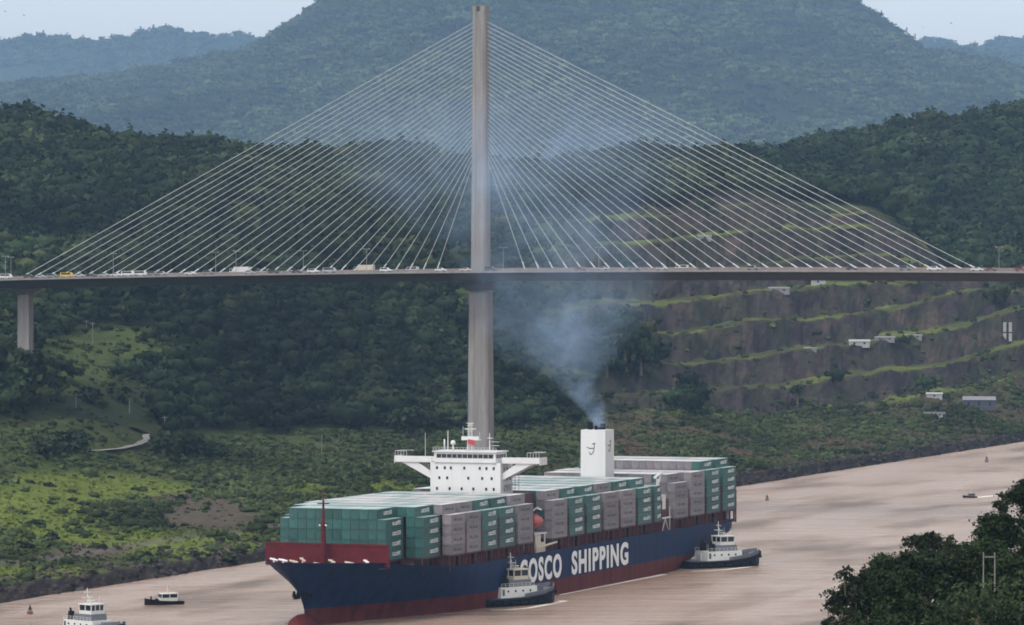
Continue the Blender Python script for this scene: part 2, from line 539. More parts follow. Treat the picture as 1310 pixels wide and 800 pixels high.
# ground under the woods
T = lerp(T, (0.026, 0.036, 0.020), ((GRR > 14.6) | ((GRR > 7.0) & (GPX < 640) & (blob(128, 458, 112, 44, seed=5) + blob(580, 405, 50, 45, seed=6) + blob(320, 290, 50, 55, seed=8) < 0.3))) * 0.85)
# paths
def strip(pts, w, col, k=1.0):
    global T
    d = np.full((NR, NC), 1e9)
    for (x0, y0), (x1, y1) in zip(pts[:-1], pts[1:]):
        vx, vy = x1 - x0, (y1 - y0)
        t = np.clip(((GPX - x0) * vx + (GPY - y0) * vy * 9) / (vx * vx + vy * vy * 9), 0, 1)
        d = np.minimum(d, np.hypot(GPX - x0 - t * vx, (GPY - y0 - t * vy) * 3.0))
    T = lerp(T, col, (1 - sstep(w * 0.7, w * 1.3, d)) * k)


strip([(0, 722), (80, 712), (180, 697), (260, 686), (330, 678), (420, 655)], 7, (0.16, 0.14, 0.12), 0.8)
# stones along the water
rip = (GRR > 0.5) & (GRR < 2.06 + 0.22 * (fbm(GPX / 20, GRR * 0, 61, 3) - 0.5))
T = np.where(rip[..., None], lerp(np.zeros((NR, NC, 3)) + np.array((0.026, 0.021, 0.021)), (0.060, 0.050, 0.046), sstep(0.5, 0.8, vnoise(GPX / 5, GRR * 9, 62))), T)
T = np.clip(T * 0.62 * (0.80 + 0.40 * fbm(GX / 4, GY / 6, 71, 3))[..., None], 0.01, 0.6)

idx = np.arange(NR * NC).reshape(NR, NC)
quads = np.stack([idx[:-1, :-1], idx[:-1, 1:], idx[1:, 1:], idx[1:, :-1]], -1).reshape(-1, 4)
o = link('terrain', np_mesh('terrain', np.stack([GX, GY, GZ], -1).reshape(-1, 3), quads, M['terrain'], T.reshape(-1, 3), smooth=True))
o.data.polygons.foreach_set('use_smooth', (faceM[:-1, :-1] < 0.5).ravel())
tag(o, kind='structure')


def row_at(px, py, lo=1.6, hi=15.9):
    """ground point seen at a photograph pixel, taken on the far bank: nearest surface first"""
    j = int(np.clip(round((px - PXS[0]) / 4.3), 0, NC - 1))
    a, b = np.searchsorted(GR, lo), np.searchsorted(GR, hi)
    for i in range(a, b):
        if GPY[i, j] >= py > GPY[i + 1, j]:
            t = (GPY[i, j] - py) / max(1e-6, GPY[i, j] - GPY[i + 1, j])
            Y = GY[i, j] + t * (GY[i + 1, j] - GY[i, j])
            z = GZ[i, j] + t * (GZ[i + 1, j] - GZ[i, j])
            return Vector(((px - CX) / F * Y, Y, z))
    i = int(np.argmin(np.abs(GPY[a:b, j] - py))) + a
    return Vector(((px - CX) / F * GY[i, j], GY[i, j], GZ[i, j]))


# ------------------------------------------------------------------ plants
def ico(sub=1):
    import bmesh
    bm = bmesh.new()
    bmesh.ops.create_icosphere(bm, subdivisions=sub, radius=1.0)
    V = np.array([v.co[:] for v in bm.verts])
    Fc = np.array([[v.index for v in f.verts] for f in bm.faces])
    bm.free()
    return V, Fc


def rand_dirs(n, g):
    d = g.normal(size=(n, 3))
    return d / np.linalg.norm(d, axis=1)[:, None]


def leaf_quads(P, N, size, g):
    """one bent little leaf clump (a quad) at each point P, roughly facing N"""
    n = len(P)
    a = np.cross(N, rand_dirs(n, g))
    a /= np.linalg.norm(a, axis=1)[:, None] + 1e-9
    b = np.cross(N, a)
    s = size * (0.6 + 0.8 * g.random(n))[:, None]
    A, B = a * s, b * s * (0.5 + 0.6 * g.random(n))[:, None]
    V = np.stack([P - A - B, P + A - B * 0.6, P + A * 0.8 + B, P - A * 0.7 + B * 0.9], 1).reshape(-1, 3)
    q = np.arange(4 * n).reshape(n, 4)
    return V, q


def lumpy(sub, g, clumps=7, flat=0.75):
    """rounded, uneven crown surface"""
    V, Fc = ico(sub)
    C = rand_dirs(clumps, g) * 0.55
    C[:, 2] = np.abs(C[:, 2]) * 0.8
    rad = 0.42 + 0.25 * g.random(clumps)
    out = np.full(len(V), 0.45)
    for c, r in zip(C, rad):
        b = V @ c
        disc = b * b - (c @ c - r * r)
        hit = np.where(disc > 0, b + np.sqrt(np.maximum(disc, 0)), 0)
        out = np.maximum(out, hit)
    out *= 0.9 + 0.22 * g.random(len(V))
    W = V * out[:, None]
    W[:, 2] *= flat
    return W, Fc


def mid_crown(g, quads_n=70, lsize=0.17, flat=0.75, sub=2, body=1.0):
    """triangles only: lumpy body plus leaf clumps standing off it"""
    W, Fc = lumpy(sub, g, 9, flat)
    pick = g.integers(0, len(W), quads_n)
    P = W[pick] * (0.8 + 0.42 * g.random(quads_n))[:, None] + 0.12 * g.normal(size=(quads_n, 3))
    N = P / (np.linalg.norm(P, axis=1)[:, None] + 1e-9) + 0.7 * rand_dirs(quads_n, g)
    N /= np.linalg.norm(N, axis=1)[:, None]
    LV, q = leaf_quads(P, N, lsize, g)
    W = W * body
    tri = np.concatenate([q[:, [0, 1, 2]], q[:, [0, 2, 3]]]) + len(W)
    shade = np.concatenate([np.full(len(W), 0.9), np.repeat(0.75 + 0.7 * g.random(quads_n), 4)])
    return np.concatenate([W, LV]), np.concatenate([Fc, tri]), shade


def scatter(name, templates, pos, rad, tints, material, zs=None, g=rng):
    """many crowns merged into one mesh"""
    Vs, Fs, Ts, off = [], [], [], 0
    which = g.integers(0, len(templates), len(pos))
    for k, (TV, TF, sh_) in enumerate(templates):
        sel = np.where(which == k)[0]
        if not len(sel):
            continue
        a = g.random(len(sel)) * 2 * np.pi
        ca, sa = np.cos(a)[:, None], np.sin(a)[:, None]
        r = rad[sel][:, None]
        X = (TV[:, 0] * ca - TV[:, 1] * sa) * r + pos[sel, 0:1]
        Y = (TV[:, 0] * sa + TV[:, 1] * ca) * r + pos[sel, 1:2]
        Z = TV[:, 2] * r * (1 if zs is None else zs[sel][:, None]) + pos[sel, 2:3]
        Vs.append(np.stack([X, Y, Z], -1).reshape(-1, 3))
        Fs.append((TF[None] + (np.arange(len(sel)) * len(TV))[:, None, None] + off).reshape(-1, 3))
        Ts.append((tints[sel][:, None, :] * sh_[None, :, None]).reshape(-1, 3))
        off += len(sel) * len(TV)
    return np_mesh(name, np.concatenate(Vs), np.concatenate(Fs), material, np.clip(np.concatenate(Ts), 0.008, 0.5))


g1 = np.random.default_rng(3)
MIDT = [mid_crown(g1, 95, 0.15, 0.55 + 0.1 * k, 1) for k in range(5)]
FART = []
for _ in range(5):
    FART.append(mid_crown(g1, 46, 0.2, 0.6, 1))
BUSHT = []
for _ in range(4):
    BUSHT.append(mid_crown(g1, 24, 0.3, 0.7))

# where woods stand, per ground cell
dX = np.abs(np.diff(GX, axis=1))[:-1]
dY = np.abs(np.diff(GY, axis=0))[:, :-1]
area = dX * dY
cR, cP, cPY = GRR[:-1, :-1], GPX[:-1, :-1], GPY[:-1, :-1]
cX, cYY = GX[:-1, :-1], GY[:-1, :-1]


def cblob(cx, cy, rx, ry, seed=1, rough=0.5, soft=0.3):
    d = np.sqrt(((cP - cx) / rx) ** 2 + ((cPY - cy) / ry) ** 2) + rough * 2 * (fbm(cX / 25, cYY / 40, seed, 3) - 0.5)
    return 1 - sstep(1 - soft, 1 + soft, d)


wood = np.zeros_like(cR)
left = cP < 640
lowedge = np.interp(cP, [-400, 0, 50, 80, 180, 215, 640], [6.9, 6.9, 7.1, 8.3, 8.6, 6.5, 6.5])
wood = np.where(left & (cR > lowedge + 0.5 * (fbm(cX / 20, cYY / 30, 81, 3) - 0.5)), 1.0, wood)
wood *= 1 - 0.97 * cblob(128, 458, 92, 36, 5)
wood *= 1 - 0.97 * cblob(185, 425, 30, 8, 5)
wood *= 1 - 0.85 * cblob(582, 410, 36, 40, 6)
wood *= 1 - 0.75 * cblob(318, 290, 34, 48, 8)
wood *= 1 - 0.6 * cblob(600, 325, 70, 16, 9)
wood *= 1 - 0.5 * cblob(480, 270, 90, 14, 19)
mid = (cP >= 640) & (cP < 960)
wm = np.interp(cP, [640, 740, 790, 850, 960], [0.60, 0.13, 0.035, 0.010, 0.004])
wood = np.where(mid & (cR > 5.6) & (cR < 13.3), wm, wood)
wood = np.where(mid & (cR < 13.3) & (cR > 10.4), wm * 0.30, wood)
wood = np.where(mid & (cR >= np.interp(cP, [640, 700, 850, 960], [12.6, 13.4, 13.6, 14.2])), 1.0, wood)
wood = np.maximum(wood, cblob(800, 455, 42, 36, 13) * 0.95 * (cR < 10))
wood = np.maximum(wood, cblob(880, 520, 26, 14, 14) * 0.6 * (cR < 10))
right = cP >= 960
topedge = np.interp(cP, [960, 1100, 1150, 1185, 1230, 1400], [14.2, 14.2, 13.9, 12.2, 11.0, 10.4])
wood = np.where(right & (cR > topedge), 1.0, wood)
wood = np.where(right & (cR < topedge) & (cR > 6), np.maximum(wood, 0.004), wood)
wood = np.where(cR > 16, 1.0, wood)
wood = np.where((cR > 16.45) & (cR < 17.7), 0.05, wood)
wood = np.where(cR > 20.4, 0, wood)
wood = np.where((cP < -150) | (cP > 1470), wood * 0.25, wood)


def sample(weight, n, g=rng):
    w = weight.ravel() / weight.sum()
    c = g.choice(len(w), n, p=w)
    i, j = np.unravel_index(c, weight.shape)
    u, v = g.random(n), g.random(n)
    def bil(A):
        return (A[i, j] * (1 - u) * (1 - v) + A[i, j + 1] * u * (1 - v) + A[i + 1, j] * (1 - u) * v + A[i + 1, j + 1] * u * v)
    return np.stack([bil(GX), bil(GY), bil(GZ)], -1), GRR[i, j], GPX[i, j], GPY[i, j]


def wood_tints(P, g, base, spread=0.35, seed=91, size=60):
    n = len(P)
    k = np.clip(fbm(P[:, 0] / size, P[:, 1] / size / 1.5, seed, 4) * 1.5 - 0.25, 0, 1)
    t = np.zeros((n, 3)) + np.array(base)
    t *= (1 - spread + 2 * spread * g.random(n))[:, None]
    yel = np.clip((g.random(n) - 0.78) * 4, 0, 1) * 0.6
    t = t * (1 - yel[:, None]) + np.array((0.058, 0.064, 0.026)) * yel[:, None]
    return t * (0.45 + 1.1 * k)[:, None]


mid_w = area * wood * (cR < 16.5)
nmid = int(mid_w.sum() / 30)
P, rr, pp, py_ = sample(mid_w, nmid)
rad = (2.0 + 6.6 * rng.random(nmid) ** 2.4) * np.interp(P[:, 1], [1700, 2400, 3200], [0.75, 1.0, 1.25])
P[:, 2] += rad * (0.35 + 0.5 * rng.random(nmid)) + np.interp(P[:, 1], [1700, 2100, 3000], [1.0, 3.0, 4.0])
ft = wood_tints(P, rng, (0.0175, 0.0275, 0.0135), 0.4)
cloud_shade = np.exp(-((pp - 380) / 230) ** 2 - ((py_ - 460) / 95) ** 2)       # cloud shade over this stand, put into the crown tints
ft *= (1 - 0.45 * cloud_shade)[:, None]
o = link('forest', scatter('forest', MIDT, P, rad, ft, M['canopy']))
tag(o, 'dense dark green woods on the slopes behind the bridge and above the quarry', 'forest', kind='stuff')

far_w = area * wood * (cR >= 16.5)
nfar = min(44000, int(far_w.sum() / 380))
pass
P, rr, pp, py_ = sample(far_w, nfar)
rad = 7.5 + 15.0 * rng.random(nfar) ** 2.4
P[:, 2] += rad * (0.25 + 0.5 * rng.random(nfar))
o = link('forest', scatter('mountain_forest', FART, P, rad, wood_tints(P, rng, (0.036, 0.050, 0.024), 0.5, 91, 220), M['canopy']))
tag(o, 'hazy blue rainforest covering the big mountain behind the bridge', 'forest', kind='stuff')

# far blue ridges, tree-covered
def ridge(pts, Y, name, seed, x0, x1, depth=900):
    xs = np.arange(x0, x1, 3.0)
    n = len(xs)
    top = np.interp(xs, *zip(*pts))
    top = top + 9 * (fbm(xs / 22, xs * 0, seed, 3) - 0.5)
    rows = [(-1.0, 0.0), (-0.8, 0.2), (-0.6, 0.38), (-0.45, 0.55), (-0.3, 0.72), (-0.15, 0.88), (0, 1.0), (0.4, 0.7), (1.0, 0.2)]
    V = []
    ztop = CAMZ - (top - HY) / F * Y
    for d, hgt in rows:
        Yd = Y + d * depth
        lump = 60 * (fbm(xs / 30 + d * 1.5, xs * 0 + d * 3, seed + 3, 3) - 0.5) * (hgt < 0.95)
        V.append(np.stack([(xs - CX) / F * Yd, np.full(n, Yd), 40 + (ztop - 40) * hgt + lump], -1))
    G = np.stack(V)
    ii = np.arange(len(rows) * n).reshape(len(rows), n)
    q = np.stack([ii[:-1, :-1], ii[:-1, 1:], ii[1:, 1:], ii[1:, :-1]], -1).reshape(-1, 4)
    Vf = G.reshape(-1, 3)
    r = link(name, np_mesh(name, Vf, q, M['canopy'], np.zeros((len(Vf), 3)) + np.array((0.024, 0.034, 0.018)), smooth=True))
    tag(r, kind='structure')
    m = 4200
    i, j, u, v = np.where(rng.random(m) < 0.55, rng.integers(0, 5, m), 5), rng.integers(0, n - 1, m), rng.random(m)[:, None], rng.random(m)[:, None]
    P = G[i, j] * (1 - u) * (1 - v) + G[i, j + 1] * u * (1 - v) + G[i + 1, j] * (1 - u) * v + G[i + 1, j + 1] * u * v
    rad = (9 + 11 * rng.random(m) ** 1.7) * Y / 14000
    P[:, 2] += rad * 0.4
    return P, rad


RP, RR = [], []
for args in (([(-500, 62), (-100, 52), (0, 50), (50, 46), (90, 52), (130, 51), (180, 44), (215, 39), (255, 43), (300, 48), (345, 50), (420, 74), (600, 134)], 20000, 'hills', 5, -500, 640),
             ([(1050, 84), (1150, 66), (1190, 52), (1215, 50), (1232, 59), (1250, 61), (1275, 53), (1300, 50), (1340, 54), (1500, 70), (1900, 94)], 21000, 'hills', 8, 1050, 1900),
             ([(1150, 94), (1210, 66), (1240, 62), (1258, 64), (1280, 72), (1330, 78), (1500, 94), (1900, 124)], 18500, 'hills', 12, 1150, 1900, 600)):
    P, rr_ = ridge(*args)
    RP.append(P)
    RR.append(rr_)
RP, RR = np.concatenate(RP), np.concatenate(RR)
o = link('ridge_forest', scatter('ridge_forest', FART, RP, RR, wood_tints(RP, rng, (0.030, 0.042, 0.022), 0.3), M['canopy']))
tag(o, 'faint blue tree cover on the farthest ridges at both sides', 'forest', kind='stuff')

# tall grass over the meadows
ROADP = [(118, 578), (150, 575), (176, 569), (188, 560), (178, 551), (160, 546), (140, 541), (128, 536)]
def tuft(g, n_=9):
    P = np.stack([g.normal(size=n_) * 0.7, g.normal(size=n_) * 0.7, 0.25 + 0.35 * g.random(n_)], -1)
    N = rand_dirs(n_, g)
    N[:, 2] = 0.35
    N /= np.linalg.norm(N, axis=1)[:, None]
    V, q = leaf_quads(P, N, 0.55, g)
    return V, np.concatenate([q[:, [0, 1, 2]], q[:, [0, 2, 3]]]), np.repeat(0.6 + 0.8 * g.random(n_), 4)


TUFT = [tuft(g1) for _ in range(5)]
gw = area * ((cR > 2.05) & (cR < 6.5)) * np.where((cP < -60) | (cP > 1400), 0.1, 1) * np.interp(cP, [0, 350, 700], [0.75, 0.7, 0.5])
gw *= 1 - 0.85 * cblob(270, 660, 75, 22, 277)
for (x0, y0), (x1, y1) in zip(ROADP[:-1], ROADP[1:]):
    for t in (0, 0.25, 0.5, 0.75):
        gw *= 1 - ((np.abs(cP - (x0 + (x1 - x0) * t)) < 12) & (np.abs(cPY - (y0 + (y1 - y0) * t)) < 5))
gi = rng.choice(gw.size, 22000, p=gw.ravel() / gw.sum())
i_, j_ = np.unravel_index(gi, gw.shape)
u_, v_ = rng.random(len(gi)), rng.random(len(gi))
P = np.stack([GX[i_, j_] + (GX[i_, j_ + 1] - GX[i_, j_]) * u_, GY[i_, j_] + (GY[i_ + 1, j_] - GY[i_, j_]) * v_,
              GZ[i_, j_] + (GZ[i_ + 1, j_] - GZ[i_, j_]) * v_ + (GZ[i_, j_ + 1] - GZ[i_, j_]) * u_], -1)
tt = T[i_, j_] * (0.8 + 0.7 * rng.random(len(gi)))[:, None]
rad = 0.28 + 0.45 * rng.random(len(gi)) ** 2
o = link('grass', scatter('grass', TUFT, P, rad, tt, M['canopy']))
tag(o, 'uneven tall grass on the far bank meadows', 'grass', kind='stuff')

# boulders and rubble along the water's edge
STONE = []
for _ in range(4):
    W_, F_ = ico(1)
    W_ = W_ * (0.7 + 0.6 * g1.random(len(W_)))[:, None] * np.array((1.2, 0.9, 0.7))
    STONE.append((W_, F_, np.ones(len(W_))))
P, rr, pp, py_ = sample(area * ((cR > 0.95) & (cR < 2.3)) * np.where((cP < -100) | (cP > 1450), 0.2, 1) + area * 0.003 * ((cR > 2.3) & (cR < 2.6)), 5200)
rad = 0.35 + 1.15 * rng.random(len(P)) ** 2.5
tt = np.zeros((len(P), 3)) + np.array((0.040, 0.033, 0.031))
tt *= (0.45 + 1.5 * rng.random(len(P)) ** 2)[:, None]
o = link('rubble', scatter('rubble', STONE, P, rad, tt, M['terrain']))
tag(o, 'dark broken stones lining the far water edge', 'rubble', kind='stuff')

# low scrub over the fields and benches: ground cover
scr = area * np.where((cR > 2.05) & (cR < 6.6), sstep(0.38, 0.62, fbm(cX / 26, cYY / 44, 101, 4)) + 0.08, 0)
scr *= np.interp(cP, [500, 760], [1.0, 0.55])
brt = sum(cblob(*c, seed=c[0]) for c in ((95, 628, 130, 22), (40, 660, 90, 30), (150, 690, 120, 14), (230, 705, 120, 10)))
scr *= np.clip(1 - 0.85 * brt, 0.05, 1)
scr *= 1 - 0.9 * cblob(270, 660, 70, 20, 3)
scr = scr + area * np.where((cR > 6.6) & (cR < 14), 0.035, 0) * (cP > 640) + area * cblob(128, 470, 100, 40, 5) * 0.25 + area * np.where((cR > 6) & (cR < 8) & (cP < 230), 0.22, 0)
scr *= np.where((cP < -150) | (cP > 1500), 0.1, 1)
# keep the dirt road clear
roadpts = [(118, 578), (150, 575), (172, 570), (186, 563), (186, 556), (174, 550), (160, 546)]
for (x0, y0), (x1, y1) in zip(roadpts[:-1], roadpts[1:]):
    for t in (0, 0.5):
        scr *= 1 - ((np.abs(cP - (x0 + (x1 - x0) * t)) < 20) & (np.abs(cPY - (y0 + (y1 - y0) * t)) < 6))
P, rr, pp, py_ = sample(scr, 15000)
rad = 0.5 + 2.0 * rng.random(len(P)) ** 2.4 + np.where(rng.random(len(P)) > 0.97, 1.3, 0)
P[:, 2] += rad * 0.2
tt = wood_tints(P, rng, (0.034, 0.046, 0.019), 0.4, 95)
o = link('undergrowth', scatter('undergrowth', BUSHT, P, rad, tt, M['canopy']))
tag(o, 'low green scrub over the far bank and benches', 'scrub', kind='stuff')


def crown_mesh(name, g, n_clump=16, per=120, lsize=0.09, flat=0.8, spread=0.72, cr=(0.24, 0.4), tint=(0.05, 0.07, 0.03), core=True):
    """crown of unit radius centred on the origin: leaf clumps round twig clusters, darker and lighter bunches, gaps between"""
    Vs, Qs, Ts, off = [], [], [], 0
    D = rand_dirs(n_clump, g)
    C = D * (spread * (0.45 + 0.55 * g.random(n_clump)))[:, None]
    C[:, 2] *= flat
    for c in C:
        r = cr[0] + (cr[1] - cr[0]) * g.random()
        d = rand_dirs(per, g)
        st_ = np.array((0.8 + 0.9 * g.random(), 0.8 + 0.9 * g.random(), 0.45 + 0.35 * g.random()))
        off3 = g.normal(size=(per, 3)) * 0.55 * st_
        off3[:, 2] -= 0.22 * (off3[:, 0] ** 2 + off3[:, 1] ** 2)      # sprays droop at the tips
        P = c + off3 * r
        N = d + 0.6 * rand_dirs(per, g) + np.array((0, 0, 0.55))
        N /= np.linalg.norm(N, axis=1)[:, None]
        V, q = leaf_quads(P, N, lsize, g)
        Vs.append(V)
        Qs.append(q + off)
        off += len(V)
        tone = 0.65 + 0.7 * g.random()
        col = np.array(tint) * tone * (1 + 0.25 * (g.random(3) - 0.5))
        Ts.append(np.repeat((0.7 + 0.6 * g.random(per))[:, None] * col, 4, 0))
        if core:
            W, Fc = ico(1)
            W = W * (r * 0.36) * st_ * (0.75 + 0.5 * g.random(len(W)))[:, None] + c
            Fc4 = np.concatenate([Fc, Fc[:, 2:3]], 1)
            Vs.append(W); Qs.append(Fc4 + off); off += len(W)
            Ts.append(np.zeros((len(W), 3)) + np.array(tint) * 0.55)
    me = bpy.data.meshes.new(name)
    V = np.concatenate(Vs); Q = np.concatenate(Qs)
    fs = [tuple(f[:3]) if f[2] == f[3] else tuple(f) for f in Q.tolist()]
    me.from_pydata(V.tolist(), [], fs)
    a = me.attributes.new('tint', 'FLOAT_COLOR', 'POINT')
    cc = np.ones((len(V), 4), dtype=np.float32)
    cc[:, :3] = np.clip(np.concatenate(Ts), 0.008, 0.4)
    a.data.foreach_set('color', cc.ravel())
    me.materials.append(M['foliage'])
    me.update()
    return me, C


def trunk_mesh(name, C, H, r0, rad):
    """tapered trunk from the ground (z=0) to the crown centre at z=H, with limbs to the twig clusters"""
    mb = MB()
    pts = [Vector((0, 0, -0.6)), Vector((0.12 * r0, 0, H * 0.35)), Vector((-0.2 * r0, 0.2 * r0, H * 0.72)), Vector((0, 0, H))]
    rr_ = [r0, r0 * 0.75, r0 * 0.55, r0 * 0.3]
    for a, b, ra, rb in zip(pts[:-1], pts[1:], rr_[:-1], rr_[1:]):
        mb.tube(a, b, ra, rb, 8)
    for c in C[:9]:
        st = Vector((0, 0, H * random.uniform(0.55, 0.85)))
        mb.tube(st, Vector((c[0] * rad, c[1] * rad, H + c[2] * rad)), r0 * 0.28, r0 * 0.08, 5)
    return mb.mesh(name, M['bark'])


# ------------------------------------------------------------------ water
wm_ = bpy.data.materials.new('muddy_water')
wm_.use_nodes = True
n, l = wm_.node_tree.nodes, wm_.node_tree.links
b = n['Principled BSDF']
b.inputs['Roughness'].default_value = 0.2
b.inputs['IOR'].default_value = 1.33
g_ = n.new('ShaderNodeNewGeometry')
mp = n.new('ShaderNodeMapping')
mp.inputs['Rotation'].default_value = (0, 0, R(-69))
l.new(g_.outputs['Position'], mp.inputs['Vector'])


def wnoise(sx, sy, detail, rough=0.55):
    m2 = n.new('ShaderNodeMapping')
    m2.inputs['Scale'].default_value = (sx, sy, 1)
    l.new(mp.outputs['Vector'], m2.inputs['Vector'])
    z = n.new('ShaderNodeTexNoise')
    z.inputs['Scale'].default_value = 1
    z.inputs['Detail'].default_value = detail
    z.inputs['Roughness'].default_value = rough
    l.new(m2.outputs['Vector'], z.inputs['Vector'])
    return z.outputs['Fac']


def wrange(src, a, b_, c, d):
    mr = n.new('ShaderNodeMapRange')
    for k, v in zip(('From Min', 'From Max', 'To Min', 'To Max'), (a, b_, c, d)):
        mr.inputs[k].default_value = v
    l.new(src, mr.inputs['Value'])
    return mr.outputs['Result']


ripples = wnoise(0.16, 0.5, 8, 0.72)
patch = wrange(wnoise(0.010, 0.030, 3), 0.46, 0.68, 0.22, 1.0)
bp = n.new('ShaderNodeBump')
bp.inputs['Distance'].default_value = 5.0
l.new(patch, bp.inputs['Strength'])
m3 = n.new('ShaderNodeMapping')
m3.inputs['Rotation'].default_value = (0, 0, R(-6))
m3.inputs['Scale'].default_value = (0.032, 0.105, 1)
l.new(g_.outputs['Position'], m3.inputs['Vector'])
z3 = n.new('ShaderNodeTexNoise')
z3.inputs['Scale'].default_value = 1
z3.inputs['Detail'].default_value = 7
z3.inputs['Roughness'].default_value = 0.6
l.new(m3.outputs['Vector'], z3.inputs['Vector'])
ad = n.new('ShaderNodeMath')
ad.operation = 'MULTIPLY_ADD'
ad.inputs[1].default_value = 3.2
l.new(z3.outputs['Fac'], ad.inputs[0])
l.new(ripples, ad.inputs[2])
l.new(ad.outputs[0], bp.inputs['Height'])
l.new(bp.outputs['Normal'], b.inputs['Normal'])
cr_ = n.new('ShaderNodeMix')
cr_.data_type = 'RGBA'
cr_.inputs[6].default_value = (0.285, 0.195, 0.145, 1)
cr_.inputs[7].default_value = (0.345, 0.245, 0.190, 1)
l.new(wrange(wnoise(0.006, 0.02, 4), 0.35, 0.65, 0, 1), cr_.inputs[0])
l.new(cr_.outputs[2], b.inputs['Base Color'])
mb = MB()
mb.add([(-1500, -150, 0), (2500, -150, 0), (2500, 5200, 0), (-1500, 5200, 0)], [(0, 1, 2, 3)])
o = mb.build('water', wm_, fix=False)
tag(o, kind='structure')

# dirt road on the left slope, a ribbon just above the ground
rib, cl = [], []
for k in range(len(roadpts) - 1):
    for t in (0, 0.34, 0.67):
        cl.append((roadpts[k][0] + (roadpts[k + 1][0] - roadpts[k][0]) * t, roadpts[k][1] + (roadpts[k + 1][1] - roadpts[k][1]) * t))
cl = [row_at(x, y) for x, y in cl]
for k in range(len(cl)):
    d = (cl[min(k + 1, len(cl) - 1)] - cl[max(k - 1, 0)])
    d.z = 0
    d.normalize()
    s = Vector((-d.y, d.x, 0)) * 3.0
    rib += [cl[k] + s + Vector((0, 0, 0.4)), cl[k] - s + Vector((0, 0, 0.4))]
mb = MB()
mb.add(rib, [(2 * k, 2 * k + 1, 2 * k + 3, 2 * k + 2) for k in range(len(cl) - 1)])
o = mb.build('dirt_road', mat('packed_dirt', (0.19, 0.175, 0.16), 0.95, noise=0.25, scale=0.4))
tag(o, kind='structure')

# ------------------------------------------------------------------ cable-stayed bridge
BX, BY = -12.3, 1741.0
BA = math.atan2(-0.342, 0.9397)        # deck axis: right end comes nearer
bridge = thing('cable_stayed_bridge', 'long concrete cable-stayed bridge with one tall grey pylon and fans of pale stays', 'bridge', (BX, BY, 0), BA)
dax = Vector((math.cos(BA), math.sin(BA), 0))
dper = Vector((math.sin(BA), -math.cos(BA), 0))     # towards the camera


def deck_z(L):
    return 94.75 - 3.7e-5 * (L - 110) ** 2


def deck_L(px, off=0.0):
    """distance along the deck seen at photograph column px, for a line 'off' metres nearer the camera than the deck axis"""
    k = (px - CX) / F
    x0, y0 = BX + dper.x * off, BY + dper.y * off
    return (k * y0 - x0) / (dax.x - k * dax.y)


def strip_deck(name, prof, L0, L1, m, step=10.0):
    mb = MB()
    rings = []
    n_ = int((L1 - L0) / step)
    for i in range(n_ + 1):
        L = L0 + (L1 - L0) * i / n_
        z = deck_z(L)
        rings.append([(L, y, z + h) for y, h in prof])
    mb.loft(rings)
    return mb.build(name, m, bridge)


LD0, LD1 = -330, 340
strip_deck('road_deck', [(-17, 0), (17, 0), (17, -0.85), (-17, -0.85)], LD0, LD1, M['asphalt'])
strip_deck('deck_edge', [(-17.5, 0.06), (-17.01, 0.06), (-17.01, -0.62), (-17.5, -0.62)], LD0, LD1, M['concrete'])
strip_deck('deck_edge', [(17.5, 0.06), (17.01, 0.06), (17.01, -0.80), (17.5, -0.80)], LD0, LD1, M['concrete'])
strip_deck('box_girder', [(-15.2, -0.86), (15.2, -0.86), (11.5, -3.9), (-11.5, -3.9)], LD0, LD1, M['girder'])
strip_deck('parapet', [(16.2, 0), (16.6, 0), (16.5, 1.25), (16.3, 1.25)], LD0, LD1, M['barrier'])
strip_deck('median_barrier', [(-1.6, 0), (1.6, 0), (1.45, 0.95), (-1.45, 0.95)], LD0, LD1, M['barrier'])
mb = MB()
for i in range(int((LD1 - LD0) / 3)):
    L = LD0 + i * 3
    mb.tube((L, -16.6, deck_z(L)), (L, -16.6, deck_z(L) + 1.0), 0.035, n=4)
for h in (0.5, 1.0):
    for i in range(60):
        La, Lb = LD0 + (LD1 - LD0) * i / 60, LD0 + (LD1 - LD0) * (i + 1) / 60
        mb.tube((La, -16.6, deck_z(La) + h), (Lb, -16.6, deck_z(Lb) + h), 0.03, n=4)
mb.build('railing', M['steel'], bridge)


def pylon_ring(w, d, z, groove=0.22, ch=0.8):
    h, e = w / 2, d / 2
    g0, g1_ = -0.35, 0.10          # a narrow upright recess in the broad faces
    pts = [(-h + ch, -e), (g0 * w / 2 - 0.2, -e), (g0 * w / 2, -e + groove), (g1_ * w / 2, -e + groove), (g1_ * w / 2 + 0.2, -e), (h - ch, -e), (h, -e + ch), (h, e - ch), (h - ch, e),
           (g1_ * w / 2 + 0.2, e), (g1_ * w / 2, e - groove), (g0 * w / 2, e - groove), (g0 * w / 2 - 0.2, e), (-h + ch, e), (-h, e - ch), (-h, -e + ch)]
    return [(x, y, z) for x, y in pts]


mb = MB()
mb.loft([pylon_ring(9.0, 8.4, 2), pylon_ring(8.4, 7.6, 55), pylon_ring(7.9, 7.0, 90.0)])
mb.build('pylon_leg', M['concrete'], bridge)
mb = MB()
mb.loft([pylon_ring(6.6, 6.2, 90.5), pylon_ring(5.9, 5.8, 150), pylon_ring(5.3, 5.4, 196.6)])
mb.box(-2.55, -0.9, -2.6, 2.6, 196.5, 198.9)
mb.box(0.5, 2.55, -2.6, 2.6, 196.5, 198.7)
mb.build('pylon', M['concrete'], bridge)
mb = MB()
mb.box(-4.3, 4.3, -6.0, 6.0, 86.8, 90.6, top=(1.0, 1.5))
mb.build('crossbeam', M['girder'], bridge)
mb = MB()
mb.box(-7.5, 7.5, -7.5, 7.5, 0, 4.2)
mb.build('pylon_footing', M['concrete'], bridge)

